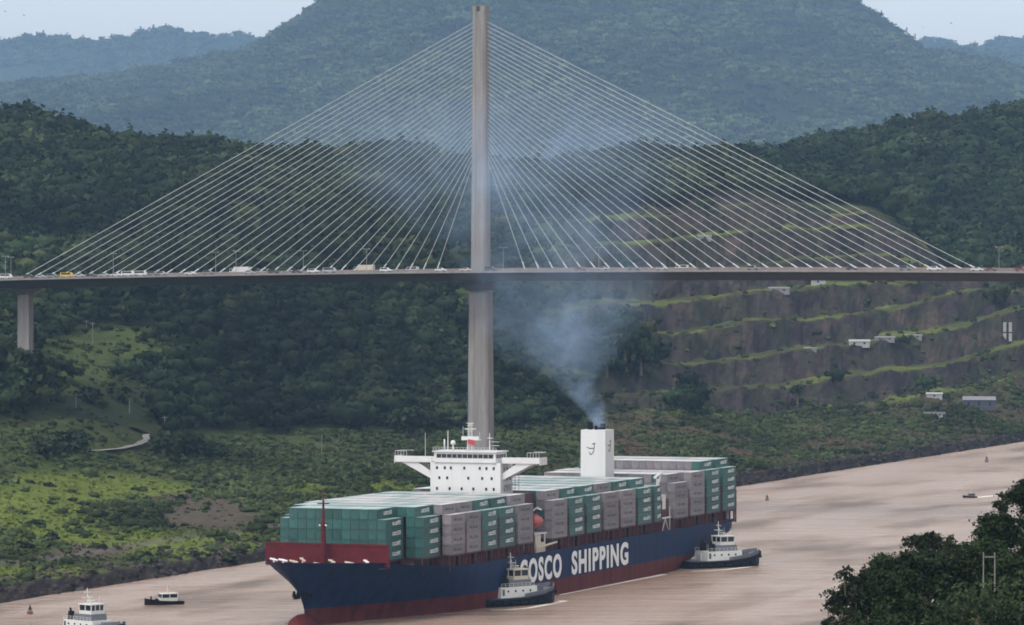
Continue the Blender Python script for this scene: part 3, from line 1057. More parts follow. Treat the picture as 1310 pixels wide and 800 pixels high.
ztop_out, ztop_in = 192.6, 139.0
for side in (-1, 1):
    for i in range(32):
        t = i / 31.0
        L = side * (18.4 + (200.3 - 18.4) * t)
        zt = ztop_in + (ztop_out - ztop_in) * t
        z0 = deck_z(L) + 0.9
        a, b_ = Vector((L, 0, z0)), Vector((side * 2.5, 0, zt))
        mb = MB()
        mb.tube(a, b_, 0.10, 0.10, 6)
        mb.tube(a, a + (b_ - a).normalized() * 3.0, 0.27, 0.27, 6)
        mb.build('stay_cable', M['cable'], bridge)
# side-span pier
for Lp in (-199.0,):
    gz = 30.0
    mb = MB()
    def pr(w, d, z):
        return [(Lp - w / 2, -d / 2, z), (Lp + w / 2, -d / 2, z), (Lp + w / 2, d / 2, z), (Lp - w / 2, d / 2, z)]
    mb.loft([pr(5.4, 4.6, gz), pr(5.0, 4.2, deck_z(Lp) - 7.5), pr(5.0, 4.2, deck_z(Lp) - 6.5), pr(5.6, 20.0, deck_z(Lp) - 3.9)])
    mb.build('pier', M['concrete'], bridge)

# lamp posts standing on the bridge
lampM = MB()
lampM.tube((0, 0, 0), (0, 0, 9.2), 0.13, 0.07, 6)
lampM.tube((-1.1, 0, 9.2), (1.1, 0, 9.2), 0.05, 0.05, 5)
lampP = lampM.mesh('mast', M['steel'])
lhM = MB()
lhM.box(-1.5, -0.8, -0.15, 0.15, 9.12, 9.32, top=(0.8, 0.7))
lhM.box(0.8, 1.5, -0.15, 0.15, 9.12, 9.32, top=(0.8, 0.7))
lampH = lhM.mesh('lamp_head', M['shed_white'])
lamps = [(7, -1), (14, 1), (145, -1), (276, 1), (302, -1), (388, 1), (469, -1), (644, -1), (766, 1), (1278, 1)]
lname = {}
for px, sd in lamps:
    rel = 'left' if px < 615 else 'right'
    lname.setdefault(rel, []).append(px)
for px, sd in lamps:
    off = 15.8 * -sd if sd < 0 else -1.0
    L = deck_L(px, off if sd < 0 else -13.0)
    o_ = off if sd < 0 else -13.0
    rel = 'left' if px < 615 else 'right'
    order = sorted(lname[rel], reverse=(rel == 'left')).index(px) + 1
    P = Vector((BX, BY, 0)) + dax * L + dper * o_
    t = thing('street_lamp', f'slim grey street lamp on the bridge deck, {ordinal(order)} one {rel} of the pylon', 'street lamp', (P.x, P.y, deck_z(L)), BA, 'street lamps on the bridge')
    link('mast', lampP, t)
    link('lamp_head', lampH, t)


# vehicles crossing the bridge
def car_meshes(kind):
    body = MB()
    if kind == 'sedan':
        Lh, W, prof = 2.25, 0.9, [(-2.25, .35), (2.25, .35), (2.28, .62), (2.15, .78), (1.15, .92), (.45, 1.42), (-.85, 1.45), (-1.6, .98), (-2.2, .95), (-2.28, .6)]
        wp = [(1.05, .95), (.45, 1.36), (-.8, 1.38), (-1.45, .98)]
    elif kind == 'suv':
        Lh, W, prof = 2.35, 0.95, [(-2.35, .42), (2.35, .42), (2.4, .8), (2.2, 1.02), (1.2, 1.12), (.6, 1.74), (-2.0, 1.78), (-2.35, 1.1)]
        wp = [(1.05, 1.14), (.55, 1.66), (-1.85, 1.68), (-2.1, 1.14)]
    elif kind == 'pickup':
        Lh, W, prof = 2.6, 0.95, [(-2.6, .45), (2.6, .45), (2.65, .85), (2.4, 1.05), (1.4, 1.12), (.8, 1.74), (-.7, 1.74), (-.85, 1.12), (-2.6, 1.12)]
        wp = [(1.25, 1.15), (.75, 1.66), (-.6, 1.66), (-.7, 1.15)]
    elif kind == 'van':
        Lh, W, prof = 2.7, 1.0, [(-2.7, .4), (2.7, .4), (2.75, .9), (2.35, 1.15), (1.75, 2.05), (-2.65, 2.1), (-2.7, 1.2)]
        wp = [(2.15, 1.2), (1.7, 1.9), (-2.3, 1.95), (-2.3, 1.25)]
    elif kind == 'truck':
        Lh, W, prof = 4.2, 1.15, [(-4.2, .6), (4.2, .6), (4.25, 1.3), (4.05, 2.3), (2.6, 2.4), (2.6, 1.0), (2.4, 1.0), (2.4, 3.1), (-4.2, 3.1)]
        wp = [(4.1, 1.4), (3.95, 2.2), (3.0, 2.25), (3.0, 1.4)]
    else:   # bus
        Lh, W, prof = 4.4, 1.2, [(-4.4, .45), (4.4, .45), (4.45, 1.2), (4.2, 2.85), (-4.35, 2.9), (-4.4, 1.2)]
        wp = [(4.1, 1.4), (4.0, 2.4), (-4.1, 2.4), (-4.1, 1.4)]
    body.prism(prof, -W, W)
    win = []
    for sy in (-1, 1):
        win.append(MB().prism(wp, sy * W * 1.002, sy * (W + 0.015)))
    wheels = []
    for sx in (-0.62, 0.62):
        for sy in (-1, 1):
            w = MB()
            r = 0.33 if Lh < 3 else 0.48
            w.tube((sx * Lh, sy * (W - 0.24), r), (sx * Lh, sy * (W + 0.02), r), r, r, 12)
            wheels.append(w)
    return body, win, wheels


carcache = {}


def place_vehicle(px, kind, colour, lane, label, group='vehicles on the bridge'):
    off = lane
    L = deck_L(px, off)
    P = Vector((BX, BY, 0)) + dax * L + dper * off
    slope = -2 * 3.7e-5 * (L - 110)
    nm = {'sedan': 'car', 'suv': 'suv', 'pickup': 'pickup_truck', 'van': 'van', 'truck': 'box_truck', 'bus': 'bus'}[kind]
    cat = {'sedan': 'car', 'suv': 'car', 'pickup': 'pickup', 'van': 'van', 'truck': 'truck', 'bus': 'bus'}[kind]
    t = thing(nm, label, cat, (P.x, P.y, deck_z(L) + 0.004), BA + (0 if lane > 0 else math.pi), group)
    t.rotation_euler = (0, -math.atan(slope) * (1 if lane > 0 else -1), BA + (0 if lane > 0 else math.pi))
    if kind not in carcache:
        b_, w_, wh = car_meshes(kind)
        carcache[kind] = (b_, [w.mesh('window', M['glass']) for w in w_], [w.mesh('wheel', M['tyre']) for w in wh], {})
    b_, wm2, whs, cols = carcache[kind]
    if colour not in cols:
        cols[colour] = b_.mesh('body', CARC[colour])
    link('body', cols[colour], t)
    for w in wm2:
        link('window', w, t)
    for w in whs:
        link('wheel', w, t)


VEH = [(8, 'van', 'white', 12), (37, 'suv', 'black', 12), (52, 'sedan', 'silver', 8), (68, 'suv', 'grey', 12), (86, 'van', 'yellow', 8), (102, 'sedan', 'silver', 12), (117, 'sedan', 'black', 8),
       (134, 'sedan', 'silver', 12), (149, 'sedan', 'white', 8), (164, 'van', 'white', 12), (180, 'van', 'white', 8), (196, 'suv', 'grey', 12), (207, 'suv', 'silver', 8), (244, 'sedan', 'white', 12), (267, 'suv', 'grey', 8),
       (307, 'truck', 'white', -12), (319, 'sedan', 'silver', 12), (336, 'van', 'silver', -8), (350, 'suv', 'black', 8), (370, 'sedan', 'silver', -12), (380, 'sedan', 'black', 12), (401, 'suv', 'white', 8), (422, 'van', 'silver', 12),
       (466, 'truck', 'beige', -12), (494, 'suv', 'white', 12), (527, 'van', 'white', -12), (564, 'sedan', 'white', 12), (596, 'sedan', 'beige', 8), (628, 'suv', 'black', 12),
       (742, 'sedan', 'red', 8), (771, 'sedan', 'silver', 12), (811, 'suv', 'grey', 8), (847, 'sedan', 'silver', 12), (872, 'van', 'white', -12), (901, 'suv', 'black', 12), (963, 'suv', 'grey', 12),
       (1090, 'sedan', 'black', 12), (1158, 'suv', 'grey', 8), (1195, 'pickup', 'white', 12), (1250, 'sedan', 'white', 8), (1268, 'sedan', 'red', 12), (1306, 'suv', 'red', 8)]
nleft = sorted([v[0] for v in VEH if v[0] < 615], reverse=True)
nright = sorted([v[0] for v in VEH if v[0] >= 615])
kn = {'sedan': 'car', 'suv': 'tall car', 'pickup': 'pickup truck', 'van': 'van', 'truck': 'box truck', 'bus': 'bus'}
cn = {'black': 'black', 'grey': 'dark grey', 'silver': 'silver', 'white': 'white', 'yellow': 'yellow', 'red': 'dark red', 'beige': 'beige', 'blue': 'blue'}
for px, kind, colour, lane in VEH:
    if px < 615:
        lab = f'{cn[colour]} {kn[kind]} on the bridge deck, {ordinal(nleft.index(px) + 1) if nleft.index(px) < 25 else "farthest-but-" + str(len(nleft) - nleft.index(px) - 1)} vehicle left of the pylon'
        if nleft.index(px) >= 25:
            back = len(nleft) - nleft.index(px)
            lab = f'{cn[colour]} {kn[kind]} on the bridge, {ordinal(back)} vehicle counted from the photo\'s left edge'
    else:
        lab = f'{cn[colour]} {kn[kind]} on the bridge deck, {ordinal(nright.index(px) + 1)} vehicle right of the pylon'
    place_vehicle(px, kind, colour, lane, lab)

# ------------------------------------------------------------------ container ship
# ship frame: x runs aft from a point abreast the bridge house, y to starboard, z up from the water
SA = math.atan2(0.935, 0.354)
SO = Vector((-10.6, 1292.0, 0))
ship = thing('container_ship', 'huge blue and red container ship stacked with teal and grey boxes, white bridge house', 'container ship', SO, SA)
HB = 23.25


def sheer(x):
    return 13.3 + 3.2 * float(np.clip((-72 - x) / 40, 0, 1)) ** 1.3 + 1.5 * float(np.clip((-112 - x) / 30, 0, 1))


def xstem(z):
    return float(np.interp(z, [-3, 0, 2.5, 4.6, 7, 10, 13, 16, 18.5], [-128, -126.5, -126, -126.2, -127.5, -130.5, -134.5, -139.0, -143]))


def xstern(z):
    return float(np.interp(z, [-3, 0, 4, 7, 10, 13.3, 19], [160, 166, 171, 175.5, 177, 178, 178]))


def half_b(x, z, zt):
    zr = min(max(z / 16.0, 0), 1)
    Lb = 96 + (58 - 96) * zr
    e = 1.25 + (0.78 - 1.25) * zr
    t = (x - xstem(z)) / Lb
    f = 0 if t <= 0 else (1 if t >= 1 else math.sin(math.pi / 2 * t) ** e)
    # run aft
    Ls = 70 - 45 * zr
    ts = (xstern(z) - x) / Ls
    low = 0.30 + 0.62 * min(1, z / 9.0) if z < 9 else 0.92
    fs = 1 if ts >= 1 else low + (1 - low) * math.sin(math.pi / 2 * max(0, ts)) ** 0.8
    return HB * f * fs


LEV = [-2.5, 0.0, 2.3, 4.6, 7.0, 9.5, 11.6, None]
NS = 64
mbh = MB()
ring_idx = []
for s in (-1, 1):
    grid = []
    for li, zl in enumerate(LEV):
        row = []
        for i in range(NS + 1):
            u = i / NS
            u = 0.5 - 0.5 * math.cos(math.pi * u) if True else u
            u = 0.6 * u + 0.4 * (i / NS)
            zz = zl if zl is not None else 13.0
            x = xstem(zz) + (xstern(zz) - xstem(zz)) * u
            if zl is None:
                # top edge follows the sheer
                for _ in range(3):
                    zz = float(sheer(x))
                    x = xstem(zz) + (xstern(zz) - xstem(zz)) * u
            elif zl > 4.6:
                zz = 4.6 + (zl - 4.6) / (13.3 - 4.6) * (float(sheer(x)) - 4.6)
                x = xstem(zz) + (xstern(zz) - xstem(zz)) * u
            row.append((x, s * half_b(x, zz, 0), zz))
        grid.append(row)
    vs = [p for row in grid for p in row]
    W = NS + 1
    fs, ms = [], []
    for li in range(len(LEV) - 1):
        for i in range(NS):
            f = (li * W + i, li * W + i + 1, (li + 1) * W + i + 1, (li + 1) * W + i)
            mbh.add([vs[k] for k in f], [(0, 1, 2, 3) if s < 0 else (3, 2, 1, 0)], 1 if li < 3 else 0)
    ring_idx.append(grid)
# transom
for li in range(len(LEV) - 1):
    a, b_ = ring_idx[0][li][-1], ring_idx[1][li][-1]
    c, d = ring_idx[1][li + 1][-1], ring_idx[0][li + 1][-1]
    mbh.add([a, b_, c, d], [(0, 1, 2, 3)], 1 if li < 3 else 0)
me = mbh.mesh('hull', [M['hull_blue'], M['boot_red']], fix=False)
import bmesh
bm = bmesh.new()
bm.from_mesh(me)
bmesh.ops.remove_doubles(bm, verts=bm.verts, dist=0.01)
bmesh.ops.recalc_face_normals(bm, faces=bm.faces)
bm.to_mesh(me)
bm.free()
me.polygons.foreach_set('use_smooth', [True] * len(me.polygons))
link('hull', me, ship)
# bulb at the foot of the stem
mb = MB()
rings = []
for x, r, zc in ((-124, 3.2, -0.6), (-129, 3.1, -0.4), (-132.5, 2.4, -0.3), (-134.2, 1.3, -0.3), (-134.7, 0.3, -0.3)):
    rings.append([(x, r * math.cos(a), zc + 1.25 * r * math.sin(a)) for a in [2 * math.pi * k / 14 for k in range(14)]])
mb.loft(rings)
mb.build('bulbous_bow', M['boot_red'], ship, smooth=True)
# main deck, a little below the hull edge
mb = MB()
top = [(p[0], p[1]) for p in ring_idx[0][-1]]
xs_ = [p[0] for p in top]
for i in range(NS):
    xa, xb = top[i][0], top[i + 1][0]
    ha, hb_ = abs(top[i][1]) - 0.15, abs(top[i + 1][1]) - 0.15
    za, zb = float(sheer(xa)) - 1.1, float(sheer(xb)) - 1.1
    za, zb = min(za, 15.2), min(zb, 15.2)
    ha, hb_ = min(ha, half_b(xa, za, 0) - 0.25), min(hb_, half_b(xb, zb, 0) - 0.25)
    if ha < 0.05:
        continue
    mb.add([(xa, -ha, za), (xb, -hb_, zb), (xb, hb_, zb), (xa, ha, za)], [(0, 1, 2, 3)])
mb.build('main_deck', M['deck_red'], ship)
# breakwater across the forecastle
mb = MB()
mb.box(-110.9, -110.4, -18.0, 18.0, 15.1, 21.3)
for k in range(19):
    y = -17.6 + k * 35.2 / 18
    mb.prism([(-110.4, 15.0), (-108.4, 15.0), (-110.4, 20.6)], y - 0.08, y + 0.08)
mb.box(-111.05, -110.91, -18.0, 18.0, 20.7, 21.3)
mb.build('breakwater', M['deck_red'], ship)
# foremast
mb = MB()
mb.tube((-113.2, 0, 14.8), (-113.2, 0, 27.0), 0.85, 0.55, 10)
mb.tube((-113.2, 0, 27.0), (-113.2, 0, 33.0), 0.45, 0.28, 8)
mb.tube((-113.2, 0, 33.0), (-113.2, 0, 36.0), 0.12, 0.06, 6)
mb.box(-113.9, -112.5, -1.5, 1.5, 32.0, 32.25)
mb.box(-113.7, -112.7, -1.3, 1.3, 26.6, 26.85)
mb.tube((-113.2, -1.2, 32.9), (-113.2, 1.2, 32.9), 0.05, n=5)
mast = mb.build('foremast', M['deck_red'], ship)
mb = MB()
mb.ball((-113.6, -0.9, 26.3), 0.28, 8, 5)
mb.ball((-113.6, 0.9, 26.3), 0.28, 8, 5)
mb.build('mast_light', M['letter_white'], mast)
# mooring gear on the forecastle
for (y, w, h, kx) in ((-13.0, 0.5, 1.8, -114.5), (-9.2, 1.6, 1.3, -117.0), (-4.5, 0.9, 1.9, -118.0), (-1.8, 1.5, 1.1, -121.0), (4.2, 0.6, 2.2, -117.5), (6.4, 1.4, 1.5, -118.5), (11.0, 1.6, 1.5, -115.0), (14.2, 1.2, 1.6, -114.0)):
    mb = MB()
    mb.box(kx - 0.7, kx + 0.7, y - w / 2, y + w / 2, 15.15, 15.5 + h * 0.3)
    mb.tube((kx, y - w / 2 - 0.5, 15.9 + h * 0.4), (kx, y + w / 2 + 0.5, 15.6 + h * 0.9), 0.28, n=8)
    mb.tube((kx, y, 15.4), (kx, y, 15.6 + h), 0.22, n=8)
    mb.build('winch', M['tug_cream'] if kx < -116 else M['letter_white'], ship)
# anchor in its pocket on each bow
for s in (-1, 1):
    mb = MB()
    xa = -127.5
    yb = s * (half_b(xa, 9.0, 0) + 0.1)
    mb.tube((xa, yb - s * 0.5, 11.5), (xa, yb + s * 0.35, 8.2), 0.35, n=8)
    mb.box(xa - 1.6, xa + 1.6, min(yb, yb + s * 0.9), max(yb, yb + s * 0.9), 7.4, 8.3, top=(0.7, 0.8))
    mb.box(xa - 2.2, xa - 1.3, min(yb, yb + s * 0.9), max(yb, yb + s * 0.9), 8.0, 9.6, top=(0.5, 0.6))
    mb.box(xa + 1.3, xa + 2.2, min(yb, yb + s * 0.9), max(yb, yb + s * 0.9), 8.0, 9.6, top=(0.5, 0.6))
    mb.build('anchor', M['dark'], ship)


# lettering
def text_mesh(name, body, length, height, m, depth=0.02, bold=0.03):
    cu = bpy.data.curves.new(name, 'FONT')
    cu.body = body
    cu.size = 1.0
    cu.offset = bold
    cu.extrude = depth / 2
    cu.space_character = 1.2
    ob = bpy.data.objects.new(name, cu)
    COL.objects.link(ob)
    dg = bpy.context.evaluated_depsgraph_get()
    me = bpy.data.meshes.new_from_object(ob.evaluated_get(dg))
    bpy.data.objects.remove(ob)
    bpy.data.curves.remove(cu)
    c = np.empty(len(me.vertices) * 3)
    me.vertices.foreach_get('co', c)
    c = c.reshape(-1, 3)
    lo, hi = c.min(0), c.max(0)
    c[:, 0] = (c[:, 0] - lo[0]) / (hi[0] - lo[0]) * length
    c[:, 1] = (c[:, 1] - lo[1]) / (hi[1] - lo[1]) * height
    me.vertices.foreach_set('co', c.ravel())
    me.materials.clear()
    me.materials.append(m)
    me.name = name
    me.update()
    return me


for body, x0, ln in (('COSCO', -25.2, 34.6), ('SHIPPING', 18.2, 50.4)):
    t = link('hull_lettering', text_mesh('hull_lettering', body, ln, 7.0, M['letter_white'], 0.06, 0.036), ship)
    t.location = (x0, -HB - 0.05, 4.95)
    t.rotation_euler = (R(90), 0, 0)
# ship's name on the flare of the bow
xa, xb = -112.0, -98.0
ya, yb = -half_b(xa, 14.6, 0) - 0.15, -half_b(xb, 14.2, 0) - 0.15
t = link('name_lettering', text_mesh('name_lettering', 'COSCO SHIPPING PANAMA', math.hypot(xb - xa, yb - ya), 0.95, M['letter_grey'], 0.05, 0.02), ship)
t.location = (xa, ya - 0.25, 14.6)
t.rotation_euler = (R(90), 0, math.atan2(yb - ya, xb - xa))

# container bays: x range, colour of the outer stack, tiers outside and inside, number of rows left off at each side
BAYS = []
for k, (x0, c, a, b_, cut) in enumerate([(-106.8, 'teal', 4, 5, 3), (-92.4, 'teal', 4, 5, 1), (-78.6, 'grey', 4, 5, 0), (-66.6, 'grey', 4, 5, 0), (-54.6, 'teal', 4, 5, 0), (-41.2, 'teal', 4, 5, 0), (-26.4, 'grey', 4, 5, 0),
                                           (2.0, 'grey', 4, 5, 0), (16.6, 'teal', 4, 5, 0), (31.8, 'teal', 4, 5, 0), (47.2, 'grey', 4, 5, 0), (62.6, 'grey', 4, 5, 0), (78.2, 'teal', 4, 5, 0),
                                           (113.2, 'grey', 4, 5, 0), (129.6, 'grey', 5, 5, 0), (145.8, 'teal', 5, 6, 0), (162.4, 'teal', 5, 6, 0)]):
    ln = [12.4, 12.4, 11.0, 11.0, 12.0, 12.6, 12.4, 12.6, 12.8, 13.0, 13.2, 13.2, 13.2, 13.6, 13.8, 13.8, 13.8][k]
    BAYS.append((x0, x0 + ln, c, a, b_, cut))
BAYS.insert(13, (94.0, 100.4, 'teal', 4, 4, 0))
NROW, RW, TH, ZB = 18, 2.58, 2.76, 16.7
FUNNEL_ROWS = (6, 11)

# steelwork under and between the stacks
for k, (x0, x1, c, a, b_, cut) in enumerate(BAYS):
    y0 = (cut) * RW - NROW * RW / 2
    mb = MB()
    mb.box(x0 + 0.4, x1 - 0.4, y0 + 2.9, -y0 - 2.9, 12.0, ZB - 0.5)
    mb.box(x0, x1, y0 + 0.1, -y0 - 0.1, ZB - 0.48, ZB - 0.06)
    for s in (-1, 1):
        for j in range(4):
            xx = x0 + 0.4 + (x1 - x0 - 0.8) * j / 3
            mb.box(xx - 0.22, xx + 0.22, s * (-y0 - 0.6) - 0.2, s * (-y0 - 0.6) + 0.2, 12.2, ZB - 0.5)
    mb.build('hatch_coaming', M['dark_red'], ship)
    mb = MB()
    xg = x1 + 0.35
    zt = ZB + TH * (2.2 if k % 2 else 3.1)
    for j in range(10):
        y = y0 + 0.3 + (-2 * y0 - 0.6) * j / 9
        mb.box(xg, xg + 0.55, y - 0.2, y + 0.2, 12.1, zt)
    for z in (ZB + 0.1, ZB + TH, ZB + 2 * TH):
        if z < zt:
            mb.box(xg, xg + 0.9, y0 + 0.1, -y0 - 0.1, z, z + 0.18)
    mb.build('lashing_bridge', M['deck_red'], ship)
# rail along the port and starboard edge
for s in (-1, 1):
    mb = MB()
    for x in np.arange(-74, 158, 2.4):
        mb.tube((x, s * 22.9, 13.2), (x, s * 22.9, 14.5), 0.05, n=4)
    for z in (13.9, 14.5):
        mb.tube((-74, s * 22.9, z), (158, s * 22.9, z), 0.045, n=4)
    mb.build('deck_railing', M['deck_red'], ship)

# bridge house
HY0 = -1.4
house = MB().box(-12.0, -2.0, HY0 - 10.9, HY0 + 10.9, 12.1, 39.0).build('bridge_house', M['ship_white'], ship)
winrows = ((37.4, (385, 450, 500, 612, 740, 795, 855)), (34.5, (405, 470, 645, 760, 838)), (31.4, (385, 490, 590, 687, 793, 855)))
wins = MB().box(-0.05, 0.05, -0.32, 0.32, -0.42, 0.42).mesh('window', M['glass'])
for z, xs2 in winrows:
    for xz in xs2:
        w = link('window', wins, house)
        w.location = (-12.03, HY0 + 10.9 - (xz - 330) / 580 * 21.8, z)
for z in (37.2, 34.2, 31.2):
    for xx in (-9, -6.5, -4):
        w = link('window', wins, house)
        w.location = (xx, HY0 - 10.93, z)
        w.rotation_euler = (0, 0, R(90))
# outside stairs on the port side of the house
mb = MB()
for k in range(4):
    z = 26.0 + k * 3.2
    mb.box(-9.0, -2.5, HY0 - 13.1, HY0 - 10.92, z, z + 0.15)
    for xx in (-9.0, -5.7, -2.6):
        mb.box(xx, xx + 0.12, HY0 - 13.1, HY0 - 12.98, z - 3.05, z + 1.1)
mb.build('stairway', M['steel'], ship)
wh = MB().box(-12.4, -3.5, HY0 - 9.6, HY0 + 9.6, 39.02, 42.0).build('wheelhouse', M['ship_white'], ship)
for k in range(11):
    y = HY0 - 8.9 + k * 17.8 / 11
    MB().box(-12.48, -12.36, y + 0.08, y + 1.5, 40.35, 41.45).build('window', M['glass'], wh)
for y in (HY0 - 9.62,):
    for k in range(4):
        MB().box(-12.0 + k * 2.0, -10.4 + k * 2.0, y - 0.06, y + 0.06, 40.35, 41.45).build('window', M['glass'], wh)
MB().box(-12.9, -3.0, HY0 - 10.0, HY0 + 10.0, 42.02, 42.3).build('roof', M['ship_white'], wh)
for s in (-1, 1):
    yi, yo = HY0 + s * 10.95, HY0 + s * 22.6
    mb = MB()
    ya, yb = min(yi, yo), max(yi, yo)
    mb.box(-11.0, -5.0, ya, yb, 38.9, 39.25)
    mb.box(-11.0, -10.8, ya, yb, 39.26, 40.6)
    mb.box(-5.2, -5.0, ya, yb, 39.26, 40.4)
    ye = yo
    mb.box(-11.0, -5.0, ye - 0.1, ye + 0.1, 38.5, 40.7)
    # raking strut under the wing
    poly = [(yi, 34.0), (yi, 35.9), (yo - s * 7.2, 38.89), (yo - s * 1.5, 38.89), (yo - s * 3.4, 38.2)]
    mb.prism(poly, -10.6, -10.1, axis='x')
    mb.prism(poly, -6.4, -5.9, axis='x')
    wing = mb.build('bridge_wing', M['ship_white'], ship)
    mb = MB()
    for j in range(5):
        yy = yo - s * (0.2 + j * 0.9)
        mb.tube((-10.9, yy, 40.6), (-10.9, yy, 42.1), 0.06, n=5)
    mb.tube((-10.9, yo - s * 0.2, 42.1), (-10.9, yo - s * 3.8, 42.1), 0.06, n=5)
    mb.tube((-5.1, yo - s * 0.2, 42.1), (-5.1, yo - s * 3.8, 42.1), 0.06, n=5)
    mb.tube((-10.9, yo - s * 0.2, 42.1), (-5.1, yo - s * 0.2, 42.1), 0.06, n=5)
    mb.build('wing_railing', M['ship_white'], wing)
# masts and gear on top of the wheelhouse
mb = MB()
for j in range(22):
    yy = HY0 - 9.8 + j * 19.6 / 21
    mb.tube((-12.6, yy, 42.3), (-12.6, yy, 43.4), 0.05, n=4)
for z in (42.85, 43.4):
    mb.tube((-12.6, HY0 - 9.8, z), (-12.6, HY0 + 9.8, z), 0.05, n=4)
mb.build('roof_railing', M['ship_white'], ship)
mb = MB()
for yy in (-0.7, 0.7):
    for xx in (-8.6, -7.2):
        mb.tube((xx, HY0 + yy, 42.3), (-7.9 + (xx + 7.9) * 0.5, HY0 + yy * 0.5, 50.2), 0.16, 0.1, 6)
for z in (44, 46.0, 48.0, 49.6):
    mb.box(-8.6, -7.2, HY0 - 0.8, HY0 + 0.8, z, z + 0.12)
mb.box(-9.0, -6.6, HY0 - 3.0, HY0 + 2.4, 45.4, 45.6)
mb.box(-9.0, -8.9, HY0 - 3.0, HY0 + 2.4, 45.6, 46.5)
mb.box(-8.2, -7.9, HY0 - 1.7, HY0 + 1.7, 48.5, 48.8)
mb.box(-8.2, -7.9, HY0 - 1.1, HY0 + 1.1, 50.2, 50.4)
mb.tube((-7.9, HY0 + 2.3, 45.5), (-7.9, HY0 + 2.3, 49.4), 0.06, n=5)
mb.tube((-7.9, HY0 - 2.9, 45.5), (-7.9, HY0 - 2.9, 47.8), 0.06, n=5)
mb.build('radar_mast', M['ship_white'], ship)
mb = MB()
mb.tube((-9.5, HY0 + 6.4, 42.3), (-9.5, HY0 + 6.4, 48.2), 0.18, 0.09, 6)
mb.tube((-9.5, HY0 - 6.6, 42.3), (-9.5, HY0 - 6.6, 47.6), 0.2, 0.1, 6)
mb.tube((-9.5, HY0 + 13.5, 40.6), (-9.5, HY0 + 13.5, 47.4), 0.08, 0.05, 5)
mb.box(-10.0, -9.0, HY0 - 7.6, HY0 - 6.0, 46.0, 46.15)
mb.box(-9.6, -9.4, HY0 - 9.6, HY0 - 6.9, 43.9, 44.0)
mb.box(-9.6, -9.4, HY0 - 9.6, HY0 - 6.9, 45.0, 45.1)
mb.build('signal_mast', M['ship_white'], ship)
mb = MB()
mb.tube((-9.0, HY0 + 5.0, 42.3), (-9.0, HY0 + 5.0, 44.0), 0.25, n=8)
mb.ball((-9.0, HY0 + 5.0, 44.6), 0.75, 12, 8)
mb.tube((-9.5, HY0 + 7.5, 42.3), (-9.5, HY0 + 7.5, 45.6), 0.22, n=8)
mb.build('satellite_dome', M['ship_white'], ship, smooth=True)
# flag flying by the mast
fl = []
for i in range(7):
    for j in range(4):
        fl.append((-9.3 - 0.15 * math.sin(i * 1.1 + j * 0.4), HY0 + 0.2 - i * 0.34, 44.2 + j * 0.5 - 0.05 * i))
mb = MB()
mb.add(fl, [(i * 4 + j, i * 4 + j + 1, (i + 1) * 4 + j + 1, (i + 1) * 4 + j) for i in range(6) for j in range(3)])
f_ = mb.build('flag', M['red_flag'], ship)
so = f_.modifiers.new('thickness', 'SOLIDIFY')
so.thickness = 0.04

# lifeboat and its davits abreast the house, port side
lifeb = MB()
rg = []
for t_, r in ((-4.2, 0.25), (-3.8, 0.9), (-2.4, 1.45), (0, 1.55), (2.4, 1.45), (3.8, 0.95), (4.2, 0.3)):
    rg.append([(t_ - 6.6, -21.2 + r * 0.95 * math.cos(a), 22.0 + r * 1.1 * math.sin(a)) for a in [2 * math.pi * k / 12 for k in range(12)]])
lifeb.loft(rg)
lifeb.box(-8.4, -5.6, -21.8, -20.6, 23.2, 24.1, top=(0.8, 0.8))
lb = lifeb.build('lifeboat', M['orange'], ship, smooth=False)
mb = MB()
for xx in (-10.2, -3.0):
    mb.path([(xx, -18.8, 13.0), (xx, -18.8, 24.8), (xx, -20.2, 25.8), (xx, -21.6, 25.2)], 0.25)
    mb.tube((xx, -22.6, 13.0), (xx, -22.6, 18.6), 0.2, n=6)
mb.box(-11.6, -1.4, -22.8, -18.4, 18.4, 18.7)
mb.build('davit', M['ship_white'], ship)
mb = MB()
mb.box(-10.5, -3.2, -22.9, -20.4, 13.2, 16.0)
mb.box(-9.8, -7.2, -22.95, -21.0, 16.0, 18.2)
mb.tube((-3.0, -22.5, 14.8), (6.5, -22.8, 15.4), 0.35, n=8)
mb.path([(-10.8, -22.6, 13.2), (-10.8, -22.6, 18.4)], 0.12)
mb.build('boat_platform', M['tug_cream'], ship)
MB().box(-11.8, 0.6, -18.0, 18.0, 12.1, 30.0).build('engine_casing', M['dark_red'], ship)

# funnel
fx0, fx1, fy0, fy1 = 102.0, 110.4, -4.1, 4.3
mb = MB()
mb.box(fx0, fx1, fy0, fy1, 12.1, 44.6, top=(0.97, 0.97))
fun = mb.build('funnel', M['ship_white'], ship)
mb = MB()
for (x, y, r, h) in ((104.5, 1.9, 0.85, 2.3), (106.5, -1.6, 0.8, 1.9), (108.2, 1.2, 0.55, 1.6), (107.6, -0.2, 0.45, 1.4), (103.9, -0.3, 0.5, 1.2)):
    MB().tube((x, y, 44.61), (x, y, 44.6 + h), r, r * 1.08, 10).build('exhaust_pipe', M['dark'], fun)


